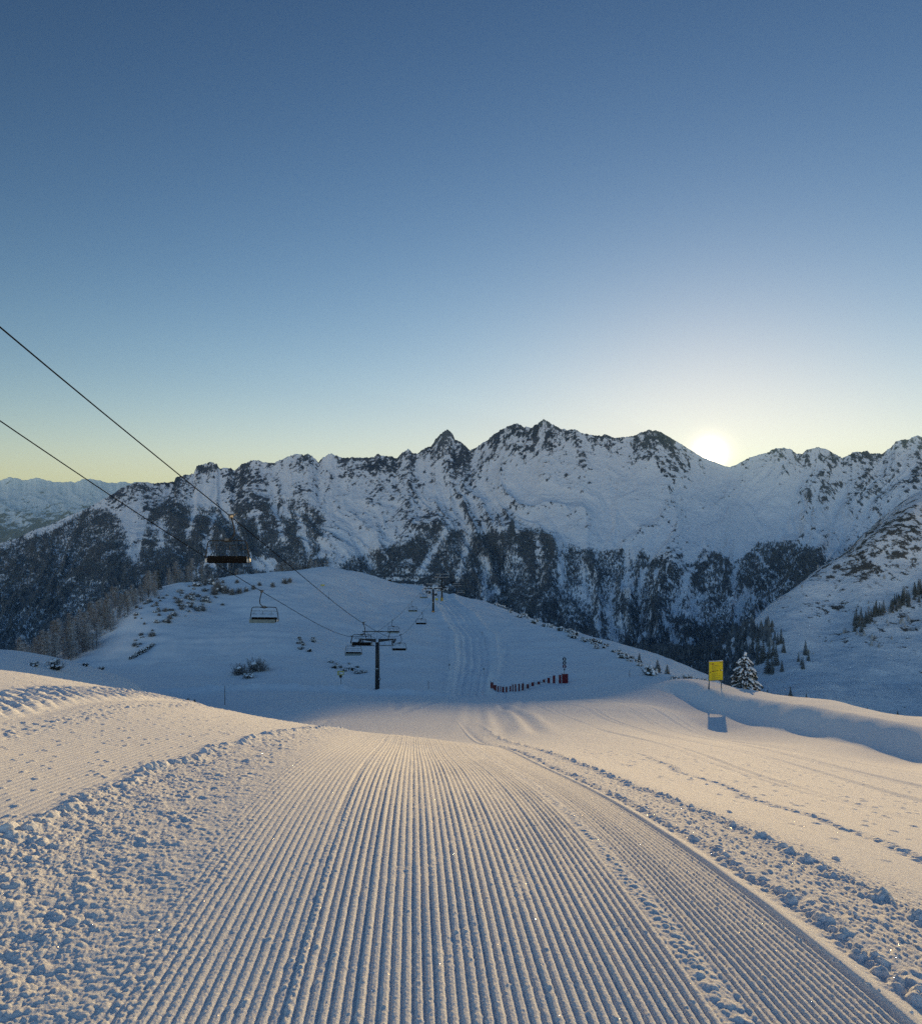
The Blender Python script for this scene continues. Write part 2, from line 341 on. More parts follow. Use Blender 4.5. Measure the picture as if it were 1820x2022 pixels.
def slope_fine(X, Y):
    """centimetre relief of the groomed foreground"""
    X = np.asarray(X, float); Y = np.asarray(Y, float)
    xc = X + .063*Y
    z = np.zeros(X.shape)
    near = 1-sstep(17, 24, Y)
    wobx = .003*perlin(X/.8, Y/2.5, 40) + .0012*perlin(X/.2, Y/.5, 41)
    left_edge = -1.10-.010*Y + .05*perlin(X*0, Y/.7, 42)
    right_edge = 2.0
    def cord(u, pitch, sharp):
        ph = u/pitch; f = ph-np.floor(ph); idx = np.floor(ph)
        t = np.abs(f-.5)*2                       # 0 at ridge, 1 in groove
        return 1-sstep(.30, 1.0, t)**sharp, idx, t
    # ---- corduroy
    p1, i1, t1 = cord(xc+wobx, .0440, .9)
    hs = _hash((i1+5000).astype(np.int64), np.zeros(1, np.int64), 77)
    a1 = .0158*(.75+.5*hs)*(.85+.3*perlin(X/.5, Y/1.5, 43))
    gy = Y*8.3 + hs*7 + .5*perlin(X/.3, Y/.3, 44)
    cross = (np.clip(1-np.abs((gy-np.floor(gy))-.5)*7, 0, 1))*t1*.0050*(hs > .35)*(1-.9*(1-sstep(-.6, .1, xc)))
    flatl = 1-.5*(1-sstep(-.7, -.15, xc))        # shallower grooves to the left
    patch = sstep(.30, .62, fbm(X/.22, Y/.75, 39, 3)*1.3)
    c1 = (a1*p1*flatl*(1-.35*patch) + cross)
    in1 = sstep(left_edge-.18, left_edge+.12, xc)*(1-sstep(1.17, 1.21, xc))
    p2, i2, t2 = cord(xc+wobx*.7, .0400, .9)
    h2 = _hash((i2+9000).astype(np.int64), np.zeros(1, np.int64), 78)
    gy2 = Y*9.1 + h2*5
    c2 = .0125*p2*(.8+.4*h2) + np.clip(1-np.abs((gy2-np.floor(gy2))-.5)*7, 0, 1)*t2*.004
    in2 = sstep(1.30, 1.36, xc)*(1-sstep(right_edge-.06, right_edge-.01, xc))
    z += near*(in1*c1 + in2*c2)
    z += near*(in1+in2)*(.0016*fbm(X/.035, Y/.05, 48, 2) + .0022*fbm(X/.011, Y/.014, 49, 2)) + near*.0009*(_hash((X*4000).astype(np.int64), (Y*4000).astype(np.int64), 5)-.5)
    z += ml(near*(in1+in2)*.38, X, Y, .022, 35, .018) + ml(near*(in1*patch)*.3, X, Y, .017, 36, .5)
    # roughened strip between two passes of the groomer
    strip = np.exp(-((xc-1.26-.03*perlin(Y/.8, Y*0, 45))/.065)**2)*near
    z += strip*.008 + ml(strip*.44, X, Y, .038, 50) + ml(strip*.25, X, Y, .018, 54)
    for gx, gw, gd in ((.02, .03, .02), (-.52, .028, .018), (1.42, .02, .01)):
        z -= near*gd*.5*np.exp(-((xc-gx)/gw)**2)*np.clip(.5+perlin(Y/.9, Y*0+gx, 46), 0, 1)
    z += ml(near*np.exp(-((xc+.46)/.03)**2)*.3, X, Y, .03, 57)
    # ---- churned band left of the corduroy
    bl = -2.62+.050*Y + .10*perlin(Y/.9, Y*0, 47)
    band = sstep(bl-.05, bl+.10, xc)*(1-sstep(left_edge-.35, left_edge+.02, xc))*near
    fade = band*(.75+.5*np.clip(1-(xc-bl)/1.2, 0, 1))*.56
    cl = np.clip(.75+1.5*fbm(X/.22, Y/.30, 62, 3), .15, 1.5)*(.8+.2*(1-sstep(-2.2, -1.4, xc)))
    z += fade*.030*fbm(X/.30, Y/.30, 60, 3) + ml(fade*.42*cl, X, Y, .075, 61, .45) + ml(fade*.55*cl, X, Y, .047, 65, .7) + ml(fade*.62, X, Y, .024, 69, .75) + ml(fade*.55, X, Y, .013, 67, .7)
    trans = np.exp(-((xc-left_edge+.05)/.22)**2)*near
    z += ml(trans*.24, X, Y, .035, 73, .7) + ml(trans*.2, X, Y, .02, 77, .7)
    berm = np.exp(-((xc-bl-.02)/.10)**2)*near
    z += berm*.016 + ml(berm*.56, X, Y, .12, 81, .45) + ml(berm*.4, X, Y, .06, 85, .7)
    # ---- groomed field farther left: faint lines, crumbs, a churned track
    lf = (1-sstep(bl-.15, bl-.02, xc))*(1-sstep(30, 45, Y))
    p3, i3, t3 = cord(xc+wobx, .060, 1.0)
    z += lf*(.0045*p3 + .006*fbm(X/.3, Y/.5, 90, 3)) + ml(lf*.35, X, Y, .05, 91, .05)
    tk = xc+5.55-.03*Y + .25*perlin(Y/2.5, Y*0, 95)
    tb = np.exp(-(tk/.42)**4)*lf
    dg = (Y*3.2+X*1.6)+.3*perlin(X/.4, Y/.4, 93); dg = dg-np.floor(dg)
    z += tb*.040*np.abs(dg-.5)*2 + ml(tb*.35, X, Y, .10, 96, .6) - .025*lf*np.exp(-((tk-.55)/.12)**2)
    z += ml(lf*np.exp(-((tk-1.0)/.25)**2)*.4, X, Y, .07, 99, .35)
    # ---- right of the corduroy: smooth berm, churned track, crumbs
    r2 = 1-sstep(26, 40, Y)
    bc = xc-2.035-.010*perlin(Y/.5, Y*0, 100)
    z += r2*.022*sstep(-.045, -.015, bc)*(1-sstep(.018, .06, bc)) - r2*.012*np.exp(-((bc+.06)/.018)**2)
    z -= r2*.030*np.exp(-((xc-2.20)/.10)**2)
    ck = np.exp(-((xc-2.27-.06*perlin(Y/.8, Y*0, 101))/.085)**2)*r2
    z += ml(ck*.6, X, Y, .085, 102, .5) + ml(ck*.55, X, Y, .045, 106, .8) + ml(ck*.5, X, Y, .02, 107, .8)
    rb = sstep(2.32, 2.42, xc)*(1-sstep(2.9, 3.9, xc))*r2*.8
    p4, i4, t4 = cord(xc+wobx*2, .055, 1.0)
    z += rb*(.008*p4 + .014*fbm(X/.3, Y/.3, 118, 3)) + ml(rb*.44, X, Y*.62, .050, 110, .6) + ml(rb*.42, X, Y*.7, .028, 114, .65) + ml(rb*.4, X, Y, .014, 116, .6)
    ck2 = np.exp(-((xc-3.02-.10*perlin(Y/1.2, Y*0, 120))/.10)**2)*r2
    z += ck2*.02 + ml(ck2*.6, X, Y, .10, 121, .4) + ml(ck2*.55, X, Y, .05, 125, .7) + ml(ck2*.5, X, Y, .022, 127, .8)
    # ---- smooth apron with old furrows
    ap = sstep(3.6, 4.4, xc)*(1-sstep(80, 100, Y))*(1-sstep(15, 20, X))
    z += ap*(.012*fbm(X/.9, Y/3.5, 130, 3) + .005*fbm(X/.12, Y/.6, 134, 2)) + ml(ap*.3, X, Y, .09, 136, .04)
    for gx, gd, gw in ((6.3, .022, .14), (6.65, .018, .10), (8.7, .028, .2), (9.2, .024, .12), (11.3, .034, .2), (11.8, .026, .14), (13.9, .034, .22), (15.2, .028, .18)):
        c = X - gx + .006*(Y-10)*1.6 - .5*perlin(Y/14, Y*0+gx, 140)
        amp = ap*gd*np.clip(.7+.9*perlin(Y/12, Y*0+gx*3, 143), .15, 1.3)
        z += amp*(-np.exp(-(c/gw)**2) + .8*np.exp(-((c-gw*1.8)/gw)**2))
    c = X-4.2-.25*perlin(Y/2.0, Y*0, 141)-.03*(Y-7)
    k = np.exp(-(c/.12)**2)*sstep(3, 4, Y)*(1-sstep(16, 24, Y))
    z += -.018*k + ml(k*.5, X, Y, .10, 142, .55) + ml(k*.35, X, Y, .05, 146, .7)
    return z

def fan_grid(us, ys, apex):
    Y = np.repeat(ys[:, None], len(us), 1); X = us[None, :]*(Y+apex); return X, Y
us = np.concatenate([np.linspace(-1.5, -.66, 110)[:-1], np.linspace(-.66, .66, NCOL), np.linspace(.66, 1.5, 110)[1:]])
ys = [1.3]
while ys[-1] < 720:
    y = ys[-1]
    k = .0045 if y < 2.4 else (KROW if y < 20 else np.interp(y, [20, 40, 720], [KROW*1.8, .0048, .0062]))
    ys.append(y*(1+k))
ys = np.array(ys)
gX, gY = fan_grid(us, ys, .9)
zb = slope_base(gX, gY); zb += slope_mid(gX, gY)
nr = int((ys < 100).sum()); zb[:nr] += slope_fine(gX[:nr], gY[:nr])
snow_slope = np_mesh('snow_slope', np.stack([gX, gY, zb], -1).reshape(-1, 3), grid_quads(*gX.shape), M_snow)
tag(snow_slope, kind='structure')
print('slope verts', gX.size)

def height(X, Y):
    X = np.atleast_1d(np.asarray(X, float)); Y = np.atleast_1d(np.asarray(Y, float))
    return slope_base(X, Y) + slope_mid(X, Y) + np.where(Y < 100, slope_fine(X, Y), 0)
def hit(px, py, dmin=2.0, dmax=700.0, fn=None, fine=True):
    """first point of the slope on the line of sight through photo point (px, py)"""
    d = np.exp(np.linspace(math.log(dmin), math.log(dmax), 1600)); X = (px-CX)/F*d
    h = (fn or (lambda a, b: slope_base(a, b)+slope_mid(a, b)))(X, d); ray = -(py-CY)/F*d
    w = np.nonzero(h >= ray)[0]
    if len(w) == 0: return None
    i = w[0]
    return Vector((X[i], d[i], h[i]))
def on_slope(px, d):
    X = (px-CX)/F*d; return Vector((X, d, float((slope_base(np.array([X]), np.array([d]))+slope_mid(np.array([X]), np.array([d])))[0])))
# ------------------------------------------------------------------ valley floor and right-hand mountainside (250 m - 1.7 km)
vp = []
for a in [(2400,820,1000),(2100,905,900),(1900,955,830),(1820,985,800),(1763,1013,785),(1713,1057,765),(1680,1097,750),(1630,1130,730),(1587,1153,712),(1563,1180,695),(1530,1213,665),(1503,1257,625),
          (1820,1100,715),(1750,1150,690),(1650,1200,668),(1600,1250,622),(1700,1250,612),(1820,1200,640),(1820,1300,560),(1650,1330,525),(1740,1375,455),(1820,1405,415),(1600,1400,400),(1500,1385,440),(1480,1330,560),(2100,1300,540),(2400,1200,600),(2100,1100,690),(2400,1000,820),(2400,1420,400),(2000,1420,400),
          (1600,1240,950),(1700,1190,1050),(1800,1120,1100),(1900,1100,1150),(2200,1000,1300),
          (1420,1345,600),(1350,1338,650),(1280,1330,700),(1400,1310,850),(1340,1300,950),(1280,1290,1150),(1450,1290,900),(1200,1320,900),(1560,1290,1200),(1700,1240,1500),(1850,1220,1650),(2200,1150,1700),
          (1000,1330,900),(700,1350,900),(400,1350,900),(200,1320,1000),(60,1296,1150),(-100,1290,1200),(0,1310,900),(-400,1300,1200),(100,1290,1400),(300,1300,1500),(700,1300,1600),(1100,1298,1650),(1350,1292,1650),(1500,1285,1600),(-500,1290,1700),
          (1000,1500,300),(600,1560,300),(1300,1460,350),(200,1500,300),(-300,1480,300),(-300,1400,500),(600,1420,520),(1300,1400,460)]:
    vp.append(px3(*a))
valley_tps = TPS(vp, 40, 2.0, 1e-4)
def valley_h(X, Y):
    z = valley_tps(X, Y)
    s = sstep(1380, 1560, CX+F*X/Y)                      # the right side only
    z = z + s*(9*fbm(X/70, Y/70, 301, 4) + 9*(ridged(X/120+.3*perlin(X/200, Y/200, 2), Y/160, 303, 4)-.55)*sstep(520, 800, Y)) 
    z = z + (1-s)*6*fbm(X/90, Y/90, 305, 3)
    return z
us = np.linspace(-1.05, 1.05, 900); ys = np.exp(np.linspace(math.log(255), math.log(1720), 420))
vX, vY = fan_grid(us, ys, 0)
vZ = valley_h(vX, vY)
def slope_of(X, Y, Z):
    gx = np.gradient(Z, axis=1)/np.gradient(X, axis=1)
    gy0 = np.gradient(Z, axis=0)/np.gradient(Y, axis=0)
    return np.hypot(gx, gy0)
def blob(px, py, cx, cy, rx, ry): return np.exp(-(((px-cx)/rx)**2+((py-cy)/ry)**2))
vpx = CX+F*vX/vY; vpy = CY-F*vZ/vY
sl = slope_of(vX, vY, vZ)
rk = .22 + .10*fbm((vX+.6*vY)/40, (vZ-.3*vX)/30, 311, 3) + .16*fbm(vX/120, vY/120, 313, 3) + .10*sstep(.5, 1.1, sl)
rk += .16*sstep(640, 780, vY) + .30*blob(vpx, vpy, 1700, 1120, 60, 25) + .25*blob(vpx, vpy, 1610, 1205, 40, 14) + .28*blob(vpx, vpy, 1660, 1195, 30, 10) + .18*blob(vpx, vpy, 1760, 1060, 60, 30)
rk += .16*blob(vpx, vpy, 1680, 1270, 70, 26) + .14*blob(vpx, vpy, 1780, 1240, 60, 30)
rk -= .25*blob(vpx, vpy, 1650, 1350, 150, 45) + .25*blob(vpx, vpy, 1560, 1270, 50, 25)
rk = rk - .5*(1-sstep(1430, 1540, vpx))
hillside = np_mesh('hillside', np.stack([vX, vY, vZ], -1).reshape(-1, 3), grid_quads(*vX.shape), M_valley, {'rock': rk})
tag(hillside, kind='structure')

# ------------------------------------------------------------------ the mountain range across the valley (1.5 - 3.6 km)
z1 = [(0,880),(100,850),(200,800),(300,770),(400,720),(500,680),(600,625),(680,580),(720,550),(800,520),(850,515),(900,525),(1000,520),(1030,515),(1040,490),(1100,475),(1145,470),(1165,425),(1200,410),(1250,400),(1290,415),(1300,435),(1370,435),(1390,450),(1430,415),(1500,385),(1560,400),(1620,405),(1650,390),(1700,370),(1750,350),(1790,355)]
z2 = [(0,350),(30,365),(65,400),(90,375),(130,350),(180,360),(200,375),(260,370),(300,375),(390,370),(420,350),(460,365),(500,365),(530,380),(560,345),(600,320),(620,345),(650,350),(690,320),(740,300),(760,260),(800,225),(830,205),(860,230),(875,265),(910,280),(940,310),(965,330),(1000,310),(1050,280),(1100,240),(1150,205),(1180,190),(1240,168),(1275,190),(1320,195),(1350,180),(1400,145),(1440,170),(1500,200),(1550,210),(1590,205),(1620,225),(1690,240),(1740,245),(1760,232)]
z3 = [(0,255),(60,250),(110,245),(150,225),(200,210),(260,215),(300,235),(350,265),(400,295),(440,320),(480,345),(520,368),(560,384),(600,400),(640,418),(680,428),(720,415),(780,380),(850,355),(900,345),(950,318),(1000,315),(1050,325),(1080,350),(1110,350),(1140,325),(1210,310),(1260,325),(1310,355),(1345,375),(1400,350),(1410,340),(1500,335),(1510,345),(1580,350),(1640,310),(1660,280),(1700,265),(1740,265),(1790,240),(1820,250)]
skl = [(-700,1190),(-350,1125),(-150,1100)] + [(x/3.0, 780+y/3.0) for x, y in z1] + [(606.7+x/3.0, 780+y/3.0) for x, y in z2] + [(1213.4+x/3.0, 780+y/3.0) for x, y in z3] + [(1880,850),(1960,800),(2100,760),(2300,730),(2600,760)]
skx = np.array([a for a, b in skl]); sky_ = np.array([b for a, b in skl])
xs = np.concatenate([np.linspace(-620, -20, 260)[:-1], np.linspace(-20, 1840, MCOL), np.linspace(1840, 2500, 280)[1:]])
NT = 420
ts = np.concatenate([np.linspace(0, 1, NT), np.linspace(1.01, 1.5, 24)])
RB = 1500.0
MX = np.repeat(xs[None, :], len(ts), 0); MT = np.repeat(ts[:, None], len(xs), 1)
Rr = np.interp(MX, [-620, 0, 400, 900, 1150, 1400, 1820, 2500], [2500, 2700, 3100, 3000, 2700, 2600, 2700, 2500])
D = RB+(Rr-RB)*MT; WX = (MX-CX)/F*D
ss = (MX-CX)*1.75                                      # metres across the face
jag = 3.2*fbm(MX/11.0, MX*0, 401, 3) + 1.6*perlin(MX/3.2, MX*0, 405) - 1.2*ridged(MX/7.0, MX*0, 407, 2)
jag *= np.interp(MX, [-600, 250, 340, 1130, 1200, 1290, 1330, 1420, 1480, 1820], [.4, .4, 1, 1, .6, 1, .3, .3, .8, .8])
yraw = np.interp(MX, skx, sky_)
xg = np.arange(-700, 2600, 4.0); ker = np.exp(-(np.arange(-60, 61)*4.0/85)**2); ysm = np.convolve(np.pad(np.interp(xg, skx, sky_), 60, 'edge'), ker/ker.sum(), 'valid')
kt = np.clip(MT, 0, 1)**5
yt = np.interp(MX, xg, ysm)*(1-kt) + yraw*kt + jag*np.clip(MT, 0, 1)**14
tb_ = -(1302-CY)/F; ttop = -(yt-CY)/F
tt = np.clip(MT, 0, 1)
g = .88*tt+.12*tt**2.2
tan = tb_+(ttop-tb_)*g
Z = D*tan
back = np.clip(MT-1, 0, 1); Z = np.where(MT > 1, Rr*ttop - back*(Rr-RB)*.75, Z)
# spurs and gullies run down the fall line, slanting and branching
vv = (1-MT)*(Rr-RB)*1.1                                # metres down the face
slant = np.interp(MX, [-600, 0, 200, 330, 500, 700, 860, 1000, 1150, 1300, 1450, 1600, 1900], [.5, .45, .2, -.5, .1, -.35, -.6, .1, -.15, .1, .3, .5, .3])
wv = fbm(ss/520, vv/700, 411, 3)
wx = ss + slant*vv*.8 + 190*wv + 60*fbm(ss/160, vv/240, 412, 3)
sp1 = ridged(wx/520, vv/1300, 413, 2)
sp2 = ridged(wx/190+.4*wv, vv/520, 417, 3)
sp3 = ridged(wx/70+.8*wv, vv/210, 421, 3)
cr = fbm(ss/55, vv/70, 425, 5)
env = np.clip(1-MT, 0, 1)**.5*sstep(0, .1, MT)
smooth = 1-.45*blob(MX, yt+(1302-yt)*(1-g), 1200, 985, 140, 80)-.6*blob(MX, yt+(1302-yt)*(1-g), 1420, 1020, 120, 60)
carve = env*(95*(1-sp1) + smooth*(85*(1-sp2) + 30*(1-sp3))) + smooth*np.clip(env+.12, 0, 1)*16*(cr*.5+.5)*sstep(0, .05, 1-MT)
Z = Z - np.where(MT <= 1, carve, 0)
mpx = MX; mpy = CY-F*Z/D
sl = slope_of(WX, D, Z)
# bare rock: along the crest, on the peaks, on cliffs of the lower face
below = mpy-yraw
lhalf = np.interp(MX, [-600, 150, 300, 1000, 1120, 1500, 1600, 2500], [.0, .05, .13, .11, .05, .02, .08, .08])
rk = .20 + lhalf + .50*(sp3-.62) + .55*(sp2-.62) + .25*(sp1-.6) + .30*fbm(wx/26, vv/40, 431, 5) + .20*fbm(ss/170, vv/200, 433, 3)
rk += .10*sstep(.7, 1.6, sl)
crest = np.interp(MX, [-600, 200, 330, 420, 700, 850, 900, 1000, 1150, 1215, 1260, 1340, 1400, 1500, 1600, 1700, 1820], [0, 0, .20, .24, .20, .30, .32, .26, .22, .12, .22, .12, .0, .16, .24, .14, .2])
rk += crest*np.exp(-np.clip(below, 0, 999)/38.0)*.75
for (cx, cy, rx, ry, w) in [(405,925,26,22,.35),(466,955,14,26,.35),(345,955,20,18,.2),(500,940,40,24,.16),(640,945,60,26,.16),(745,955,34,40,.34),(870,870,30,24,.3),(905,905,30,26,.25),(890,960,40,50,.14),(1000,870,60,36,.12),(1080,880,40,30,.16),(1150,955,60,18,.14),(820,1020,40,18,.1),(1330,935,40,60,.1),(1640,965,50,28,.34),(1590,925,40,25,.12),(1290,872,40,16,.3),
                            (1180,1170,90,26,.22),(1280,1190,60,30,.2),(1420,1190,60,30,.28),(1500,1210,50,28,.3),(1560,1190,40,14,.3),(1320,1110,30,12,.25),(960,1075,40,12,.18),(1010,1010,30,20,.14),(560,1010,160,40,.16),(235,985,45,34,.28),(300,985,30,30,.2),(330,960,60,30,.10)]:
    rk += .75*w*blob(MX, mpy, cx, cy, rx, ry)
rk -= .20*blob(MX, mpy, 1180, 1000, 90, 45) + .15*blob(MX, mpy, 1400, 1010, 110, 55) + .2*blob(MX, mpy, 560, 935, 60, 20)
# where the wood stands
ytop_l = [(-700,1150),(-300,1105),(0,1080),(100,1045),(165,1006),(200,1004),(235,1018),(255,1060),(273,1105),(283,1050),(300,995),(340,985),(380,1000),(450,1000),(520,990),(600,985),(640,1020),(665,1117),(700,1100),(757,1082),(807,1064),(840,1042),(870,1028),(886,1046),(957,1052),(1000,1047),(1012,1018),(1020,1058),(1037,1044),(1073,1044),(1100,1070),(1127,1078),(1190,1088),(1240,1082),(1313,1108),(1340,1117),(1367,1113),(1393,1082),(1430,1094),(1453,1114),(1497,1072),(1547,1072),(1597,1078),(1643,1104),(1665,1200),(2600,1200)]
ytop = np.interp(MX, [a for a, b in ytop_l], [b for a, b in ytop_l])
dn = np.interp(MX, [-700, 240, 262, 280, 300, 640, 668, 1080, 1110, 1440, 1480, 1650], [1.06, 1.04, .85, .92, .90, .86, .97, .95, .84, .82, .97, .97])
streak = ridged(wx/58, vv/420, 441, 3)*.9 + .35*fbm(ss/110, vv/130, 443, 3)
wood = sstep(-4, 10, mpy-ytop+8*fbm(ss/40, vv/60, 447, 3))
chute = np.zeros_like(MX)
for (xa, ya, xb, yb, w) in [(884,1044,826,1135,7),(930,1050,905,1140,8),(1060,1050,1066,1110,6),(1104,1060,1108,1130,8),(1452,1115,1446,1190,6),(1303,1205,1342,1285,9),(985,1160,935,1205,12),(1340,1120,1380,1230,10),(1240,1090,1236,1180,8),(236,985,268,1113,10),(452,1000,472,1062,6),(500,985,514,1055,5),(540,1000,560,1072,7),(585,1008,612,1095,8),(385,1005,370,1062,6),(425,1015,408,1085,6),(655,1000,640,1070,8),(318,1030,318,1082,8),(1490,1090,1520,1130,5),(640,1040,660,1130,10),(1200,1190,1215,1270,9),(1150,1110,1160,1200,6),(960,1100,955,1180,9)]:
    t = np.clip((mpy-ya)/(yb-ya), 0, 1); cxx = xa+(xb-xa)*t + 5*perlin(mpy/30, mpy*0+xa, 451)
    chute = np.maximum(chute, np.exp(-((MX-cxx)/w)**2)*sstep(ya-8, ya+4, mpy)*(1-sstep(yb-6, yb+10, mpy)))
cliff = blob(MX, mpy, 1180, 1170, 110, 22) + blob(MX, mpy, 1440, 1195, 90, 24) + blob(MX, mpy, 1520, 1225, 60, 24)
srt = np.sort(streak.ravel()[::7]); q = np.searchsorted(srt, streak.ravel()).reshape(streak.shape)/len(srt)
dens = wood*sstep(-.10, .12, dn-(1-q))*(1-chute)*(1-.6*np.clip(cliff, 0, 1))
dens = np.where(MT < 1, dens, 0)
rk = rk + .16*dens + .30*sstep(.75, 1, dens)*sstep(-.15, .1, fbm(ss/70, vv/110, 449, 3)+.05+.12*(1-sstep(200, 300, MX)))
mountain_range = np_mesh('mountain_range', np.stack([WX, D, Z], -1).reshape(-1, 3), grid_quads(*MX.shape), M_mount, {'rock': rk})
tag(mountain_range, kind='structure')

# ------------------------------------------------------------------ far range beyond the left valley (about 9 km)
fz = [(0,505),(50,488),(100,492),(150,505),(180,500),(215,488),(260,500),(320,515),(370,515),(450,515),(490,500),(530,495),(600,508),(640,520),(690,520),(740,510),(760,525),(800,515),(900,522),(1000,530),(1200,530)]
fskx = np.array([-900, -600, -350, -150] + [a/3.0 for a, b in fz]); fsky = np.array([935, 950, 940, 946] + [780+b/3.0 for a, b in fz])
fx = np.linspace(-700, 400, 620); ft = np.concatenate([np.linspace(0, 1, 200), np.linspace(1.02, 1.4, 10)])
FX = np.repeat(fx[None], len(ft), 0); FT = np.repeat(ft[:, None], len(fx), 1)
FD = 6500+2600*FT
fyt = np.interp(FX, fskx, fsky) + 3.2*fbm(FX/8, FX*0, 501, 3)
fym = np.interp(FX, [-900, 400], [950, 953]); fyl = fym+(fyt-fym)*np.clip(FT, 0, 1)**6
ftan = -(1110-CY)/F + (-(fyl-CY)/F+(1110-CY)/F)*np.clip(FT, 0, 1)**.8
FZ = FD*ftan; FZ = np.where(FT > 1, 9100*(-(fyt-CY)/F)-(FT-1)*1800, FZ)
fs = FX*5.5
fc = np.clip(1-FT, 0, 1)**.6*(260*(1-ridged(fs/900+.5*fbm(fs/1500, FT*2, 3, 2), FT*1.5, 511, 4)) + 70*(1-ridged(fs/260, FT*5, 515, 3)))
FZ = FZ-np.where(FT <= 1, fc, 0)
fpy = CY-F*FZ/FD
frk = .12+.3*fbm(fs/220, FT*9, 521, 5) + .25*(ridged(fs/300, FT*5, 523, 3)-.6) + .50*sstep(985, 1050, fpy) + .15*sstep(960, 1000, fpy) + .35*blob(FX, fpy, 86, 970, 16, 12)
far_mountains = np_mesh('far_mountains', np.stack([(FX-CX)/F*FD, FD, FZ], -1).reshape(-1, 3), grid_quads(*FX.shape), M_far, {'rock': frk})
tag(far_mountains, kind='structure')

# base ground under everything, out to the horizon
bs = 14000.0
ground = mesh_from('ground', [(-bs, -800, -640), (bs, -800, -640), (bs, 12500, -640), (-bs, 12500, -640)], [(0, 1, 2, 3)], M_snow); tag(ground, kind='structure')
# ------------------------------------------------------------------ far woods: one object each (nobody could count them)
def tree_template(k, tiers=2, sides=5):
    r = random.Random(k); V = []; T = []
    for t in range(tiers):
        z0 = .06+.86*t/tiers; z1 = min(1.0, z0+.95/tiers+.12); rad = .20*(1-t/tiers)**.8*(1+.15*r.uniform(-1, 1))+.02
        base = len(V)
        for s in range(sides):
            a = 2*math.pi*(s+.5*t)/sides+r.uniform(-.25, .25); q = rad*r.uniform(.65, 1.25)
            V.append((q*math.cos(a), q*math.sin(a), z0-r.uniform(0, .05)))
        V.append((r.uniform(-.012, .012), r.uniform(-.012, .012), z1 if t < tiers-1 else 1.0))
        for s in range(sides): T.append((base+s, base+(s+1) % sides, base+sides))
    return np.array(V), np.array(T)
TT = [tree_template(k) for k in range(6)]
def scatter_trees(name, pts, hts, mat, width=1.0):
    Vs = []; Ts = []; off = 0
    for k, (tv, ttri) in enumerate(TT):
        w = np.arange(k, len(pts), len(TT)); n = len(w)
        a = rng.uniform(0, 6.28, n); h = hts[w]; q = h*width*rng.uniform(.75, 1.3, n)
        x = (tv[None, :, 0]*np.cos(a)[:, None]-tv[None, :, 1]*np.sin(a)[:, None])*q[:, None]
        y = (tv[None, :, 0]*np.sin(a)[:, None]+tv[None, :, 1]*np.cos(a)[:, None])*q[:, None]
        z = tv[None, :, 2]*h[:, None]
        V = np.stack([x, y, z], -1)+pts[w][:, None, :]
        Vs.append(V.reshape(-1, 3)); T = ttri[None]+(np.arange(n)*len(tv))[:, None, None]+off
        Ts.append(T.reshape(-1, 3)); off += n*len(tv)
    return np_mesh(name, np.concatenate(Vs), np.concatenate(Ts), mat, smooth=False)
def pick(dens, X, Y, Z, n):
    ax = np.abs(np.gradient(X, axis=1)); ay = np.abs(np.gradient(Y, axis=0))
    w = (np.clip(dens, 0, None)*ax*ay).ravel(); w = w/w.sum()
    i = rng.choice(len(w), n, p=w)
    j = np.stack([X.ravel()[i]+rng.uniform(-.5, .5, n)*ax.ravel()[i], Y.ravel()[i]+rng.uniform(-.5, .5, n)*ay.ravel()[i], Z.ravel()[i]-.8], -1)
    return j
vis = (MX > -250) & (MX < 2100)
p = pick(np.where(vis, dens, 0)**1.2, WX, D, Z, 210000)
f = scatter_trees('conifer_forest', p, rng.uniform(5, 9.5, len(p)), M_forest, .95)
tag(f, 'dark frosted conifer forest covering the lower mountain face across the valley', 'forest', kind='stuff')
# sparse single trees and dwarf pines higher up
vd = sstep(.25, .6, .55-vY*0+.6*fbm(vX/60, vY/60, 601, 3))
m1 = (blob(vpx, vpy, 1400, 1300, 110, 34)*1.5 + blob(vpx, vpy, 1330, 1310, 90, 24) + blob(vpx, vpy, 1490, 1262, 50, 14)*1.2 + .9*blob(vpx, vpy, 1440, 1345, 60, 16))*(vpx < 1535)*(vY < 1250)*(vY > 380)
m1 = np.where((vpx > 1495) & (vpy > 1275), 0, m1)
m2 = ((vpx < 260) & (vY > 700) & (vY < 1650))*1.0*(.6+.5*fbm(vX/80, vY/80, 603, 2))
p = pick(np.clip(m1, 0, 1)*vd, vX, vY, vZ, 2300)
f = scatter_trees('valley_wood', p, rng.uniform(9, 17, len(p)), M_forest, 1.0)
tag(f, 'dense dark spruce wood in the valley bottom behind the yellow sign', 'forest', kind='stuff')
p = pick(np.clip(m2, 0, 1), vX, vY, vZ, 6500)
f = scatter_trees('spruce_wood', p, rng.uniform(8, 14, len(p)), M_forest, 1.0)
tag(f, 'dark spruce wood deep in the valley at the left edge', 'forest', kind='stuff')
# scrub on the right-hand mountainside
m3 = (.9*blob(vpx, vpy, 1690, 1255, 60, 22) + .9*blob(vpx, vpy, 1780, 1225, 70, 34) + .5*blob(vpx, vpy, 1650, 1290, 50, 14) + .35*blob(vpx, vpy, 1700, 1160, 90, 50))*(vpx > 1560)*(vpx < 1960)
p = pick(np.clip(m3, 0, 1)*sstep(.0, .3, fbm(vX/18, vY/18, 607, 3)), vX, vY, vZ, 900)
f = scatter_trees('mountain_scrub', p, rng.uniform(1.5, 5, len(p)), M_larch, 1.9)
tag(f, 'low frosted scrub dotted over the right-hand mountainside', 'scrub', kind='stuff')
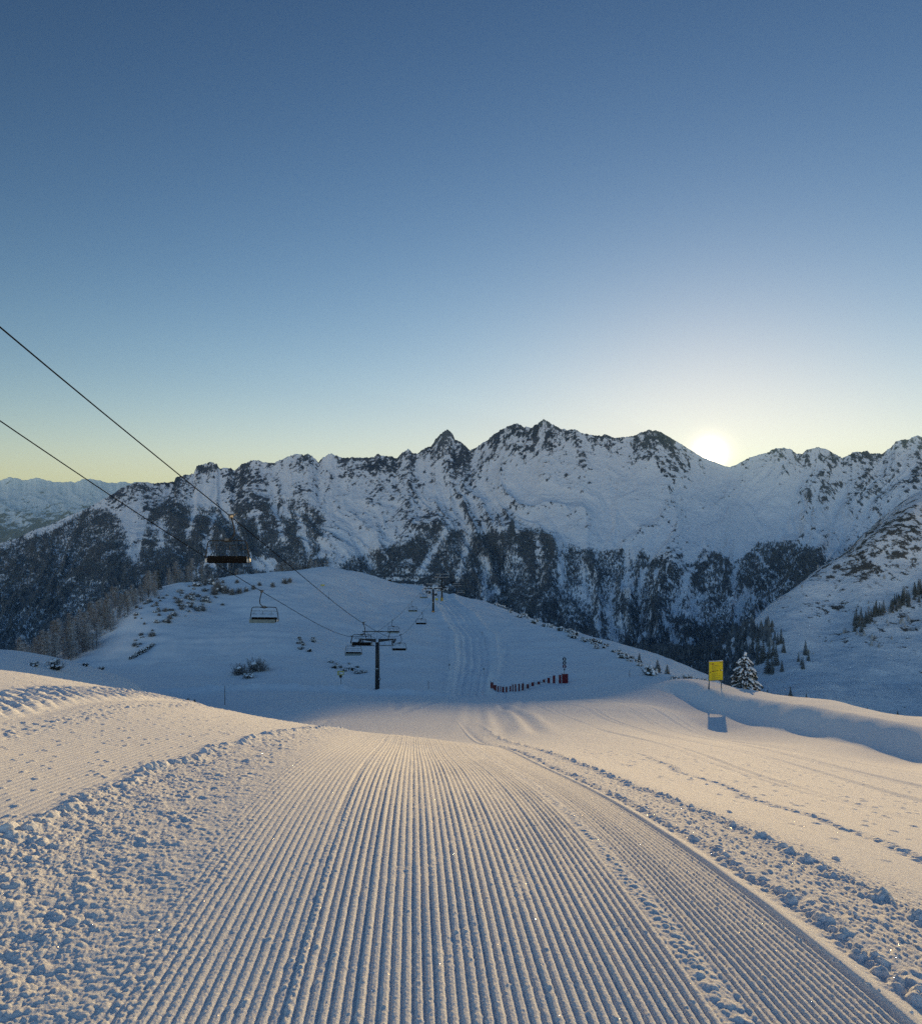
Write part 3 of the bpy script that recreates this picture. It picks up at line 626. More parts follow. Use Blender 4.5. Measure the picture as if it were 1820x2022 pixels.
# ------------------------------------------------------------------ object materials
M_steel = flat('dark_galvanised_steel', (.03, .032, .036), .7, 0, spec=.15)
M_black = flat('black_painted_mast', (.012, .013, .016), .5, 0)
M_grey = flat('weathered_grey_metal', (.13, .135, .14), .7, .0, spec=.15)
M_rope = flat('greased_steel_rope', (.012, .012, .014), 1.0, 0, spec=.0)
M_seat = flat('dark_brown_seat_padding', (.006, .005, .005), .8, spec=.1)
M_under = flat('grey_green_seat_front', (.13, .16, .155), .5)
M_endcap = flat('pale_plastic_endcap', (.45, .45, .43), .5)
M_pad = flat('faded_orange_padding', (.42, .20, .07), .7)
M_ypad = flat('faded_yellow_padding', (.45, .30, .07), .7)
M_yellow = flat('yellow_sign_enamel', (.80, .57, .008), .4, 0, 1.2, .08)
M_yellow2 = flat('dull_yellow_sign', (.42, .36, .05), .5, 0, 2, .15)
M_ink = flat('black_sign_print', (.015, .014, .01), .5)
M_inkred = flat('red_brown_sign_print', (.30, .10, .02), .5)
M_line = flat('olive_small_print', (.22, .17, .02), .5)
M_white = flat('white_sign_paint', (.75, .75, .74), .5, 0, 3, .06)
M_blue = flat('dark_blue_disc', (.012, .03, .06), .4)
M_maroon = flat('maroon_disc', (.09, .012, .04), .45)
M_wood = flat('brown_wooden_pole', (.07, .045, .03), .8)
M_red = flat('dark_red_banner_cloth', (.13, .008, .014), .75)
M_net = flat('white_banner_cloth', (.52, .54, .56), .8)
M_bark = flat('brown_bark', (.05, .036, .026), .9)
M_clump = flat('loose_snow', (.83, .84, .86), .9, 0, 5, .03, .02); bump(M_clump.node_tree, M_clump.node_tree.nodes['Principled BSDF'], noise(M_clump.node_tree, pos(M_clump.node_tree), 60, 5, .75), .8, .015)
M_twig = make_conifer('snow_dusted_twigs', (.11, .105, .10), (.20, .19, .18), .8, .1, .5, .8)
M_pine = make_conifer('dwarf_pine', (.028, .033, .028), (.06, .06, .048), .6, .25, .7, .8)

class MB:
    """collects shapes into one mesh"""
    def __init__(s): s.v = []; s.f = []
    def add(s, V, Fs):
        o = len(s.v); s.v += [tuple(p) for p in V]; s.f += [tuple(i+o for i in f) for f in Fs]; return s
    def box(s, c, size, rot=None, bev=0.0):
        x, y, z = (q/2 for q in size)
        if bev <= 0:
            V = [(-x,-y,-z),(x,-y,-z),(x,y,-z),(-x,y,-z),(-x,-y,z),(x,-y,z),(x,y,z),(-x,y,z)]
            Fs = [(0,3,2,1),(4,5,6,7),(0,1,5,4),(1,2,6,5),(2,3,7,6),(3,0,4,7)]
        else:
            b = bev; V = []
            for zz, ins in ((-z, b), (-z+b, 0), (z-b, 0), (z, b)):
                V += [(-x+ins,-y+ins,zz),(x-ins,-y+ins,zz),(x-ins,y-ins,zz),(-x+ins,y-ins,zz)]
            Fs = [(3,2,1,0),(12,13,14,15)]
            for k in range(3):
                for j in range(4): a = k*4+j; c2 = k*4+(j+1) % 4; Fs.append((a, c2, c2+4, a+4))
        M = (rot.to_3x3() if rot else Matrix.Identity(3))
        return s.add([M@Vector(p)+Vector(c) for p in V], Fs)
    def tube(s, path, r, n=8, cap=True):
        path = [Vector(p) for p in path]; rs = r if isinstance(r, (list, tuple)) else [r]*len(path)
        V = []; up = None
        for i, p in enumerate(path):
            t = (path[min(i+1, len(path)-1)]-path[max(i-1, 0)]).normalized()
            if up is None: up = Vector((0, 0, 1)) if abs(t.z) < .9 else Vector((1, 0, 0))
            a = t.cross(up).normalized(); b = a.cross(t).normalized(); up = b
            for k in range(n):
                w = 2*math.pi*k/n; V.append(p + (a*math.cos(w)+b*math.sin(w))*rs[i])
        Fs = []
        for i in range(len(path)-1):
            for k in range(n): a = i*n+k; b = i*n+(k+1) % n; Fs.append((a, a+n, b+n, b))
        if cap: Fs.append(tuple(range(n))); Fs.append(tuple(range(len(V)-1, len(V)-n-1, -1)))
        return s.add(V, Fs)
    def disc(s, c, r, th, axis='y', n=20):
        c = Vector(c); d = Vector((0, th/2, 0)) if axis == 'y' else Vector((th/2, 0, 0)) if axis == 'x' else Vector((0, 0, th/2))
        return s.tube([c-d, c+d], r, n)
    def blob(s, c, size, seed, nu=9, nv=6, amp=.25, rot=None):
        r = random.Random(seed); ph = [r.uniform(0, 6.28) for _ in range(6)]; V = []; M = rot.to_3x3() if rot else Matrix.Identity(3)
        for j in range(nv+1):
            th = math.pi*j/nv
            for i in range(nu):
                a = 2*math.pi*i/nu
                k = 1+amp*(math.sin(2*a+ph[0]+th*2)*.5+math.sin(3*a+ph[1]-th*3)*.4+math.sin(th*4+ph[2])*.3+r.uniform(-.3, .3))
                p = Vector((math.sin(th)*math.cos(a)*size[0], math.sin(th)*math.sin(a)*size[1], math.cos(th)*size[2]))*k
                V.append(M@p+Vector(c))
        Fs = []
        for j in range(nv):
            for i in range(nu): a = j*nu+i; b = j*nu+(i+1) % nu; Fs.append((a, a+nu, b+nu, b))
        return s.add(V, Fs)
    def tri(s, a, b, c): return s.add([a, b, c], [(0, 1, 2)])
    def build(s, name, mat, parent=None, smooth=False): return mesh_from(name, s.v, s.f, mat, parent, smooth)
def copy_tree(o, parent=None):
    kids = list(o.children); c = o.copy(); COL.objects.link(c)
    if parent is not None: c.parent = parent
    for ch in kids: copy_tree(ch, c)
    return c
def bez(a, b, c, d, n=8):
    a, b, c, d = map(Vector, (a, b, c, d))
    return [a*(1-t)**3+b*3*t*(1-t)**2+c*3*t*t*(1-t)+d*t**3 for t in (i/n for i in range(n+1))]

# ------------------------------------------------------------------ the chairlift
LB = .0305                                   # the line runs this far right per metre
RX0, LX0 = -13.65, -18.4
R_PTS = [(-6, 14.0), (5, 10.2), (21.3, 5.26), (41, -.25), (86, -12.6), (114, -18.75), (124, -20.1), (167, -22.2), (239, -23.55), (288, -24.45), (312, -26.4), (442, -42.6), (531, -56.0), (640, -78)]
L_PTS = [(-6, 14.8), (5, 11.3), (29, 3.44), (63, -6.6), (106, -17.4), (114, -18.75), (153, -21.8), (194, -22.9), (239, -23.55), (288, -24.45), (370, -33.2), (442, -42.6), (531, -56.0), (640, -78)]
def spline(pts):
    x = np.array([p[0] for p in pts], float); y = np.array([p[1] for p in pts], float)
    h = np.diff(x); dl = np.diff(y)/h; m = np.zeros(len(x)); m[0] = dl[0]; m[-1] = dl[-1]
    for i in range(1, len(x)-1): m[i] = (dl[i-1]*h[i]+dl[i]*h[i-1])/(h[i]+h[i-1])
    def f(q):
        i = min(max(int(np.searchsorted(x, q))-1, 0), len(x)-2); t = (q-x[i])/h[i]
        return (2*t**3-3*t*t+1)*y[i]+(t**3-2*t*t+t)*h[i]*m[i]+(-2*t**3+3*t*t)*y[i+1]+(t**3-t*t)*h[i]*m[i+1]
    return f
rz_, lz_ = spline(R_PTS), spline(L_PTS)
def rope_pt(side, d):
    return Vector(((RX0 if side > 0 else LX0)+LB*d, d, (rz_ if side > 0 else lz_)(d)))
for side, lab in ((1, 'upper lift rope, descending from the left edge to the right arm of the nearest pylon'), (-1, 'lower lift rope, entering low at the left edge and carrying the pale-fronted chairs')):
    ds = [-6+i*3 for i in range(0, 60)]+[174+i*8 for i in range(0, 59)]
    o = MB().tube([rope_pt(side, d) for d in ds], .024, 6).build('lift_rope', M_rope, None, True)
    tag(o, lab, 'lift rope', 'ropes of the chairlift')
YAW = -math.atan(LB)

def make_chair():
    root = empty('lift_chair', (0, 0, 0))
    g = MB().box((0, 0, .03), (.10, .50, .16), None, .02).box((.05, 0, .10), (.34, .10, .05)).tube([(-.20, .05, .10), (.30, .12, .18)], .02, 6)
    g.disc((0, -.2, -.02), .07, .06, 'x', 10).disc((0, .2, -.02), .07, .06, 'x', 10).build('rope_grip', M_grey, root)
    arm = [(.02, 0, -.05), (.06, 0, -.2)] + bez((.08, 0, -.25), (.22, 0, -.75), (.30, 0, -1.16), (-.20, 0, -1.24), 10)
    MB().tube(arm, .042, 8).build('hanger_arm', M_steel, root, True)
    fr = MB()
    xc = -.20
    path = [(xc-1.20, .02, -2.44), (xc-1.17, 0, -2.1), (xc-1.09, 0, -1.62)] + bez((xc-1.07, 0, -1.5), (xc-1.04, 0, -1.36), (xc-1.0, 0, -1.30), (xc-.84, 0, -1.29), 5) + [(xc-.4, 0, -1.28), (xc, 0, -1.27), (xc+.4, 0, -1.28)] + bez((xc+.84, 0, -1.29), (xc+1.0, 0, -1.30), (xc+1.04, 0, -1.36), (xc+1.07, 0, -1.5), 5) + [(xc+1.09, 0, -1.62), (xc+1.17, 0, -2.1), (xc+1.20, .02, -2.44)]
    fr.tube(path, .034, 8)
    fr.add([(xc-.55, -.03, -1.265), (xc+.55, -.03, -1.265), (xc, -.03, -1.40), (xc-.55, .03, -1.265), (xc+.55, .03, -1.265), (xc, .03, -1.40)], [(0, 2, 1), (3, 4, 5), (0, 1, 4, 3), (1, 2, 5, 4), (2, 0, 3, 5)])
    fr.tube([(xc-1.19, .05, -2.46), (xc+1.19, .05, -2.46)], .03, 8)
    fr.build('bail_frame', M_steel, root, True)
    MB().box((xc, 0, -1.24), (.22, .16, .13), None, .02).build('hanger_joint', M_grey, root)
    b = MB()
    for k in range(4): b.box((xc-.81+.54*k, -.02, -2.29), (.525, .09, .34), Matrix.Rotation(R(-7), 4, 'X'), .03)
    b.build('backrest', M_seat, root)
    st = MB()
    for k in range(4): st.box((xc-.81+.54*k, .27, -2.46), (.525, .50, .08), Matrix.Rotation(R(4), 4, 'X'), .025)
    st.build('seat', M_seat, root)
    MB().box((xc, .54, -2.38), (2.15, .03, .30), Matrix.Rotation(R(8), 4, 'X'), .01).build('seat_front', M_under, root)
    for s in (-1, 1):
        MB().box((xc+s*1.14, .12, -2.36), (.10, .40, .22), None, .03).build('end_panel', M_endcap, root)
    rb = MB().tube([(xc-1.08, .02, -1.62), (xc-.95, .38, -1.55), (xc+.95, .38, -1.55), (xc+1.08, .02, -1.62)], .018, 6).build('restraint_bar', M_steel, root, True)
    for q in (-.72, 0, .72):
        MB().tube([(xc+q, .38, -1.55), (xc+q, .42, -1.80)], .014, 6).tube([(xc+q-.2, .42, -1.80), (xc+q+.2, .42, -1.80)], .018, 6).build('footrest', M_steel, rb, True)
    return root
chairs = [(1, 41, 'nearest and highest lift chair, dark-backed, in front of the forested mountain'),
          (1, 86, 'dark-backed lift chair hanging just in front of the left arm of the nearest pylon'),
          (1, 124, 'dark-backed lift chair low to the right of the nearest pylon head'),
          (1, 167, 'dark-backed lift chair over the bowl between the first and second pylons'),
          (1, 262, 'dark-backed lift chair partly behind the mast of the orange-based second pylon'),
          (1, 330, 'tiny dark lift chair against the forest between the third and fourth pylons'),
          (-1, 63, 'pale-fronted lift chair alone over the smooth bowl, below the nearest dark chair'),
          (-1, 106, 'pale-fronted lift chair directly below the dark chair at the nearest pylon'),
          (-1, 153, 'pale-fronted lift chair just right of the top beam of the nearest pylon'),
          (-1, 194, 'small pale-fronted lift chair, upper one of the pair between the first two pylons'),
          (-1, 229, 'small grey lift chair just left of the head of the second pylon'),
          (-1, 315, 'tiny lift chair crossing the mast of the third pylon')]
proto = None
for side, d, lab in chairs:
    if proto is None: proto = o = make_chair()
    else: o = copy_tree(proto)
    o.location = rope_pt(side, d); o.rotation_euler = (0, 0, YAW + (0 if side > 0 else math.pi) + R(random.uniform(-2, 2)))
    tag(o, lab, 'lift chair', 'chairs of the chairlift')

def make_pylon(h, pad=None, snow=False):
    """h = height of the rope above the base"""
    root = empty('lift_pylon', (0, 0, 0)); t = h-.45
    MB().tube([(0, 0, -1.2), (0, 0, 0), (0, 0, t*.5), (0, 0, t)], [.36, .345, .30, .25], 16).build('mast', M_black, root, True)
    MB().box((0, -.31, t*.46), (.34, .06, .16)).build('number_plate', M_endcap, root)
    ca = MB()
    for s in (-1, 1):
        ca.add([(s*.2, -.14, t+.02), (s*2.35, -.09, t+.38), (s*2.35, -.09, t+.52), (s*.2, -.14, t+.50), (s*.2, .14, t+.02), (s*2.35, .09, t+.38), (s*2.35, .09, t+.52), (s*.2, .14, t+.50)],
               [(0,1,2,3),(7,6,5,4),(0,4,5,1),(1,5,6,2),(2,6,7,3),(3,7,4,0)])
        ca.box((s*2.45, 0, t+.50), (.8, .16, .10))
    ca.build('crossarm', M_steel, root)
    for s in (-1, 1):
        tr = MB().box((s*2.62, 0, t+.28), (.08, 2.6, .16), None, .02)
        tr.box((s*2.3, -.7, t+.1), (.12, .14, .62)).box((s*2.3, .7, t+.1), (.12, .14, .62))
        asm = tr.build('sheave_train', M_steel, root)
        wh = MB()
        for k in range(6): wh.disc((s*2.62, -1.1+.44*k, t+.22), .19, .10, 'x', 14)
        wh.build('sheave', M_black, asm)
    cw = MB()
    for s in (-1, 1):
        cw.box((s*1.45, -.35, t-.42), (2.1, .5, .05)); cw.tube([(s*2.5, -.6, t-.40), (s*2.9, -.6, t-.2), (s*2.95, -.6, t-.05)], .025, 6)
        for q in (.5, 1.2, 1.9, 2.45): cw.tube([(s*q, -.6, t-.42), (s*q, -.6, t+.30)], .016, 6)
        cw.tube([(s*.35, -.6, t+.30), (s*2.5, -.6, t+.30)], .016, 6)
        cw.tube([(s*.3, -.35, t-.42), (0, 0, t-1.1)], .03, 6)
    cw.build('catwalk', M_grey, root)
    uf = MB().box((0, 0, t+1.62), (4.4, .14, .12))
    for s in (-1, 1):
        uf.tube([(s*1.95, 0, t+1.6), (s*1.62, 0, t+.42)], .055, 8); uf.tube([(s*1.75, 0, t+1.58), (s*.2, 0, t+.5)], .02, 6)
    uf.tube([(0, 0, t+1.58), (0, 0, t+.2)], .02, 6)
    uf.build('lifting_frame', M_steel, root)
    ld = MB()
    for s in (-1, 1): ld.tube([(.36, s*.18, .8), (.30, s*.18, t)], .018, 6)
    for k in range(int((t-.9)/.35)): ld.tube([(.355, -.18, 1+.35*k), (.355, .18, 1+.35*k)], .013, 5)
    ld.build('ladder', M_grey, root)
    if pad: MB().tube([(0, 0, -.3), (0, 0, .02), (0, 0, pad[1]-.02), (0, 0, pad[1])], [.47, .48, .48, .44], 14).build('base_pad', pad[0], root, True)
    if snow:
        sc = MB()
        for s in (-1, 1): sc.box((s*1.4, 0, t+.585), (2.7, .2, .09), Matrix.Rotation(R(-s*1.0), 4, 'Y'), .03)
        sc.box((0, 0, t+1.72), (4.3, .2, .07), None, .02)
        sc.build('snow_cap', M_clump, root)
    return root
for d, base_y, pad, snow, lab in ((114, 1363.5, None, False, 'tall dark lift pylon nearest the camera, standing at the foot of the smooth bowl'),
                         (239, 1211, (M_pad, .8), True, 'lift pylon with short orange base pad and snowy arms beside the groomed run'),
                         (288, 1185, (M_ypad, 1.15), True, 'lift pylon with yellow base pad, its arms highest of the far group against the forest'),
                         (442, 1186, (M_pad, 1.0), True, 'lift pylon with small orange base on the brow, second from last of the far group'),
                         (531, 1196, None, True, 'smallest and farthest lift pylon, half sunk behind the snowy brow')):
    x = (RX0+LX0)/2+LB*d; zr = rz_(d)
    zb_ = -(base_y-CY)/F*d
    gz = float((slope_base(np.array([x]), np.array([float(d)]))+slope_mid(np.array([x]), np.array([float(d)])))[0])
    zb_ = min(zb_, gz+.15) if d < 500 else gz
    o = make_pylon(zr-.35-zb_, pad, snow); o.location = (x, d, zb_); o.rotation_euler = (0, 0, YAW)
    tag(o, lab, 'lift pylon', 'pylons of the chairlift')

# ------------------------------------------------------------------ signs, markers and poles
def ground_z(x, y): return float(height(x, y)[0])
def put(root, px, d, sink=.0):
    p = on_slope(px, d); root.location = (p.x, p.y, ground_z(p.x, p.y)-sink); return root
# big yellow information board
s = empty('information_board', (0, 0, 0)); D_S = 70.0
s.location = P(1413, 1370, D_S); gz = ground_z(s.location.x, D_S); s.location.z = gz
print('sign ground', gz, P(1413, 1370, D_S).z)
bz0, bz1 = .78, 2.50
for q in (-.66, .60): MB().tube([(q, .05, -.6), (q, .05, bz1-.05)], .045, 8).build('post', M_grey, s)
MB().tube([(-.66, .06, .75), (-.50, .45, 0), (-.45, .55, -.3)], .03, 6).build('back_strut', M_grey, s)
bd = MB().box((0, 0, (bz0+bz1)/2), (1.42, .035, bz1-bz0), None, .008).build('board', M_yellow, s)
fm = MB()
for c, sz in (((0, 0, bz1+.02), (1.52, .06, .045)), ((0, 0, bz0-.02), (1.52, .06, .045)), ((-.735, 0, (bz0+bz1)/2), (.045, .06, bz1-bz0)), ((.735, 0, (bz0+bz1)/2), (.045, .06, bz1-bz0))): fm.box(c, sz)
fm.build('frame', M_grey, bd)
sc = MB()
for k in range(9): sc.blob((-.62+.155*k, 0, bz1+.05), (.10, .045, .03+.02*(k > 6)), k, 8, 5, .2)
sc.build('snow_cap', M_clump, bd, True)
W_, H_ = 1.42, bz1-bz0
def bp(u, v): return (-W_/2+u*W_, -.021, bz1-v*H_)
ink = MB(); red = MB(); ln = MB(); wh = MB()
for u, v, r in ((.11, .115, .06), (.11, .555, .06), (.835, .475, .075)):
    x, y, z = bp(u, v); ink.add([(x-r, y, z), (x, y, z-r*1.1), (x+r, y, z), (x, y, z+r*1.1)], [(0, 1, 2, 3)])
for u0, u1, v, hh, m in ((.20, .34, .12, .075, red), (.21, .62, .475, .018, ln), (.21, .34, .515, .05, red), (.21, .50, .535, .022, ink), (.52, .56, .49, .05, ink), (.60, .655, .50, .045, ink), (.40, .46, .525, .035, ink),
                      (.76, .84, .07, .045, ln), (.88, .97, .065, .035, ln), (.42, .70, .20, .016, ln)):
    x0, y, z0 = bp(u0, v-hh/2); x1, _, z1_ = bp(u1, v+hh/2); m.add([(x0, y, z1_), (x1, y, z1_), (x1, y, z0), (x0, y, z0)], [(0, 1, 2, 3)])
for k in range(24):
    v = .18+.034*k
    if .42 < v < .60: continue
    x0, y, z0 = bp(.20+.01*(k % 3), v); u = .20
    for w in range(2+k % 3):
        u1 = u+random.uniform(.08, .16); a = bp(u, v); b = bp(u1, v+.012); ln.add([(a[0], a[1], b[2]), (b[0], a[1], b[2]), (b[0], a[1], a[2]), (a[0], a[1], a[2])], [(0, 1, 2, 3)]); u = u1+.03
x, y, z = bp(.935, .48); wh.add([(x+.05*math.cos(t*.5236), y, z+.05*math.sin(t*.5236)) for t in range(12)], [tuple(range(12))])
ink.build('black_symbols', M_ink, bd); red.build('red_symbols', M_inkred, bd); ln.build('small_print', M_line, bd); wh.build('white_dot', M_white, bd)
s.rotation_euler = (0, 0, R(14))
tag(s, 'large yellow information board with small print on two grey posts beside the snowy spruce', 'sign')

def make_marker(h, r, mat=M_blue, white=True):
    m = empty('piste_marker', (0, 0, 0))
    MB().tube([(0, 0, -.5), (0, 0, h)], .022, 6).build('pole', M_steel, m)
    dsk = MB().disc((0, -.035, h-r*.9), r, .03, 'y', 18).build('disc', mat, m)
    if white: MB().disc((0, -.054, h-r*.9), r*.42, .008, 'y', 12).build('white_centre', M_white, dsk)
    return m
mk = [(749, 112.5, 1.95, .22, 'blue disc marker on a thin pole just right of the nearest pylon base'),
      (887, 134, 1.0, .17, 'small disc marker at the left edge of the groomed run above the bowl floor'),
      (955, 131, 1.15, .17, 'small disc marker at the right edge of the run, left of the red fence'),
      (886, 205, .9, .17, 'tiny disc marker on the left rim of the run, near the second pylon'),
      (952, 205, .9, .17, 'tiny disc marker on the right rim of the curving run')]
for px, d, h, r, lab in mk:
    m = make_marker(h, r); put(m, px, d); m.rotation_euler = (0, 0, R(random.uniform(-8, 8))); tag(m, lab, 'piste marker', 'disc markers along the run')
# warning post with yellow plate and dark round disc
w = empty('warning_sign', (0, 0, 0))
MB().tube([(0, 0, -.5), (0, 0, 2.6)], .03, 8).build('pole', M_grey, w)
bd2 = MB().box((-.02, -.05, 2.42), (.90, .03, .62), None, .006).build('board', M_yellow2, w)
MB().box((.02, -.068, 2.42), (.62, .006, .36)).build('pale_panel', M_net, bd2)
MB().disc((-.02, -.06, 1.95), .22, .03, 'y', 18).build('disc', M_ink, w)
put(w, 673, 109); tag(w, 'yellow plate above a dark round disc on a grey pole, left of the nearest pylon', 'sign')
# round-sign mast at the end of the fence
d3 = 117.0
w = empty('round_sign_post', (0, 0, 0)); MB().tube([(0, 0, -.6), (0, 0, 4.0)], .035, 8).build('pole', M_grey, w)
for z, m in ((3.62, M_blue), (3.06, M_blue), (2.50, M_maroon)):
    q = MB().disc((0, -.05, z), .29, .03, 'y', 20).build('disc', m, w)
    MB().add([(-.05, -.068, z-.2), (.05, -.068, z-.2), (.035, -.068, z+.17), (-.035, -.068, z+.17)], [(0, 1, 2, 3)]).build('white_arrow', M_white, q)
MB().add([(-.17, -.045, 2.12), (0, -.045, 1.75), (.17, -.045, 2.12), (-.17, -.02, 2.12), (0, -.02, 1.75), (.17, -.02, 2.12)], [(0, 1, 2), (3, 5, 4), (0, 3, 4, 1), (1, 4, 5, 2), (2, 5, 3, 0)]).build('triangle_plate', M_blue, w)
put(w, 1114, d3); zt = P(1114, 1298, d3).z; w.location.z = min(w.location.z, zt-3.91) if True else 0
tag(w, 'post with three stacked round signs at the right end of the red fence', 'sign')
# yellow plates on the knoll
for px, d, w0, h0, lab in ((637, 236, 1.2, .9, 'small yellow plate low in the snow near the top of the knoll'), (862, 250, .8, 2.6, 'small yellow sign on a pole beside the orange-based second pylon')):
    k = empty('piste_sign', (0, 0, 0)); MB().tube([(0, 0, -.5), (0, 0, h0)], .03, 6).build('pole', M_grey, k)
    MB().box((0, -.045, h0-.18), (w0, .03, .42 if w0 > 1 else .7), None, .006).build('plate', M_yellow2, k); put(k, px, d); tag(k, lab, 'sign', 'yellow plates on the knoll')
# plain poles
for px, d, h, lab, mat in ((444, 92, 2.35, 'tall brown wooden pole in the snowbank left of the bowl floor', M_wood), (649.5, 222, 2.4, 'dark pole standing alone on the upper left knoll below the yellow plate', M_wood),
                      (712, 245, 1.0, 'short thin pole high on the knoll beside the piste', M_wood), (846, 114, 1.2, 'short thin pole on the bank between the nearest pylon and the run', M_wood),
                      (911, 176, 1.9, 'thin pole on the left edge of the run below the second pylon', M_wood), (1243, 106, .95, 'short dark pole on the snow heap left of the yellow board', M_wood), (957, 185, 1.6, 'thin pale pole on the right edge of the run', M_grey)):
    o = MB().tube([(0, 0, -.5), (0.01, 0, h*.5), (.03, 0, h)], [.04, .035, .028], 6).build('marker_pole', mat)
    p = on_slope(px, d); o.location = (p.x, p.y, ground_z(p.x, p.y)); o.rotation_euler = (0, 0, random.uniform(0, 6)); tag(o, lab, 'pole', 'marker poles in the snow')

# ------------------------------------------------------------------ red and white barrier
fence = empty('safety_fence', (0, 0, 0))
seg = [(968,974,1347.6,1358),(974,980,1353,1366),(982,985,1355,1366),(987,989,1355,1366.2),(991,995,1356.5,1366.4),(998,1001.5,1356,1366.4),(1006,1009,1355,1365.8),(1011,1013.5,1352,1365),(1016,1019,1351,1364.5),(1023,1026,1350.4,1364.6),(1030,1034,1349.6,1363.4),(1039.5,1044,1351,1358.6),(1049,1054,1347.5,1354),(1061,1066,1346,1350.6),(1071.5,1076,1341.8,1346.8),(1080.5,1085.5,1338.8,1348),(1091,1096,1334,1349),(1103,1108,1333,1349),(1109,1121.5,1331,1348.4)]
_fx = [968, 975, 982, 995, 1010, 1025, 1035, 1050, 1065, 1078, 1090, 1100, 1112, 1122]; _fy = [1358, 1362, 1366, 1366.3, 1365.5, 1364.6, 1363, 1355.5, 1350.5, 1347.5, 1348.5, 1349, 1349, 1348.4]
_fd = [(lambda h: h.y if h else 116.0)(hit(a, b+.3, 60, 300)) for a, b in zip(_fx, _fy)]
_fd = list(np.convolve(np.pad(_fd, 1, 'edge'), [.25, .5, .25], 'valid')); print('fence', _fd)
def fd(px): return float(np.interp(px, _fx, _fd))-.4
prev = None
for i, (a, b, y0, y1) in enumerate(seg):
    va = []
    for px in (a, b):
        d = fd(px); va += [P(px, y1+1.2, d), P(px, y0, d)]
    th = Vector((0, .03, 0))
    V = [va[0], va[2], va[3], va[1]]; V = V+[v+th for v in V]
    MB().add(V, [(0,1,2,3),(7,6,5,4),(0,4,5,1),(1,5,6,2),(2,6,7,3),(3,7,4,0)]).build('red_panel', M_red, fence)
    if prev and a-prev[0] > .8:
        p0, q0, q1 = prev; d0, d1 = fd(p0), fd(a)
        V = [P(p0, q1+1.0, d0), P(a, y1+1.0, d1), P(a, y0+.8, d1), P(p0, q0+.8, d0)]; V = V+[v+th for v in V]
        MB().add(V, [(0,1,2,3),(7,6,5,4),(0,4,5,1),(1,5,6,2),(2,6,7,3),(3,7,4,0)]).build('white_panel', M_net, fence)
    prev = (b, y0, y1)
for px in (968.5, 994, 1010, 1032, 1044, 1054, 1066, 1076.5, 1086, 1108.8):
    i = min(range(len(seg)), key=lambda k: abs((seg[k][0]+seg[k][1])/2-px)); d = fd(px)+.06
    MB().tube([P(px, seg[i][3]+5, d), P(px+.3, seg[i][2]-3.5, d)], .022, 6).build('post', M_blue, fence)
bb = [c for c in fence.children]
c0 = P(1040, 1360, 117)
for ch in bb:
    ch.data.transform(Matrix.Translation(-c0))
fence.location = c0
tag(fence, 'curving red and white striped safety fence on poles, right of the groomed run', 'fence')

# ------------------------------------------------------------------ snow-laden spruce by the board
def snow_spruce(h, w):
    root = empty('spruce_tree', (0, 0, 0)); r = random.Random(5)
    MB().tube([(0, 0, -.8), (0, 0, h*.5), (.03, 0, h*.97)], [.13, .08, .015], 8).build('trunk', M_bark, root)
    nd = MB(); sn = MB()
    tiers = 13
    for t in range(tiers):
        f = t/(tiers-1); z = h*(.06+.88*f); L = (w/2*(1-f)**.60*1.0+.10)*r.uniform(.82, 1.12); nb = max(5, int(12-6*f))
        for k in range(nb):
            a = 2*math.pi*(k+.37*t)/nb+r.uniform(-.22, .22); l = L*r.uniform(.6, 1.2)*(1+.14*math.cos(a-3.4)*(1-f)); dr = .18+.30*l
            dx, dy = math.cos(a), math.sin(a)
            pts_ = [Vector((dx*l*q, dy*l*q, z+h*.035*math.sin(q*2.2)-dr*q**1.7)) for q in (.05, .3, .55, .8, 1.0)]
            for i in range(4):
                p, q2 = pts_[i], pts_[i+1]; wd = .30*l*(.55, .9, .8, .4)[i]+.05
                sx, sy = -dy, dx
                for m in range(7):
                    side = r.choice((-1, 1)); u = r.random(); bpt = p.lerp(q2, u)
                    tip = bpt+Vector((sx*side*wd*r.uniform(.5, 1.1)+dx*.12*l, sy*side*wd*r.uniform(.5, 1.1)+dy*.12*l, -r.uniform(.05, .20)*(.5+l)))
                    e = Vector((dx, dy, 0))*.05*(.6+l)
                    nd.tri(bpt-e, bpt+e, tip)
                    nd.tri(bpt-e+Vector((0, 0, -.03)), tip+Vector((0, 0, -.06)), bpt+e)
                if r.random() < .74:
                    c = p.lerp(q2, .5)+Vector((r.uniform(-.02, .02), r.uniform(-.02, .02), .045))
                    ax = (q2-p).normalized(); rot = ax.to_track_quat('X', 'Z').to_matrix().to_4x4()
                    sn.blob(c, ((q2-p).length*.66, wd*.60*r.uniform(.6, 1.15), .055+.05*r.random()), r.randint(0, 9999), 8, 5, .28, rot)
    sn.blob((.03, 0, h*.975), (.15, .14, .17), 3, 8, 6, .25)
    for k in range(26):
        q = r.random(); a = r.uniform(0, 6.28); rr = w/2*(1-q)**.8*r.uniform(.4, .95)
        sn.blob((math.cos(a)*rr, math.sin(a)*rr, h*(.05+.85*q)), (r.uniform(.05, .12), r.uniform(.05, .12), r.uniform(.04, .07)), k, 7, 5, .3)
    nd.build('crown', M_pine, root); sn.build('snow_load', M_clump, root, True)
    return root
o = snow_spruce(4.15, 3.3); dT = 76.0
x = (1471-CX)/F*dT; o.location = (x, dT, min(ground_z(x, dT), P(1470, 1371, dT).z))
print('spruce', o.location, P(1470, 1366, dT).z)
tag(o, 'snow-laden young spruce standing just right of the yellow board', 'tree')

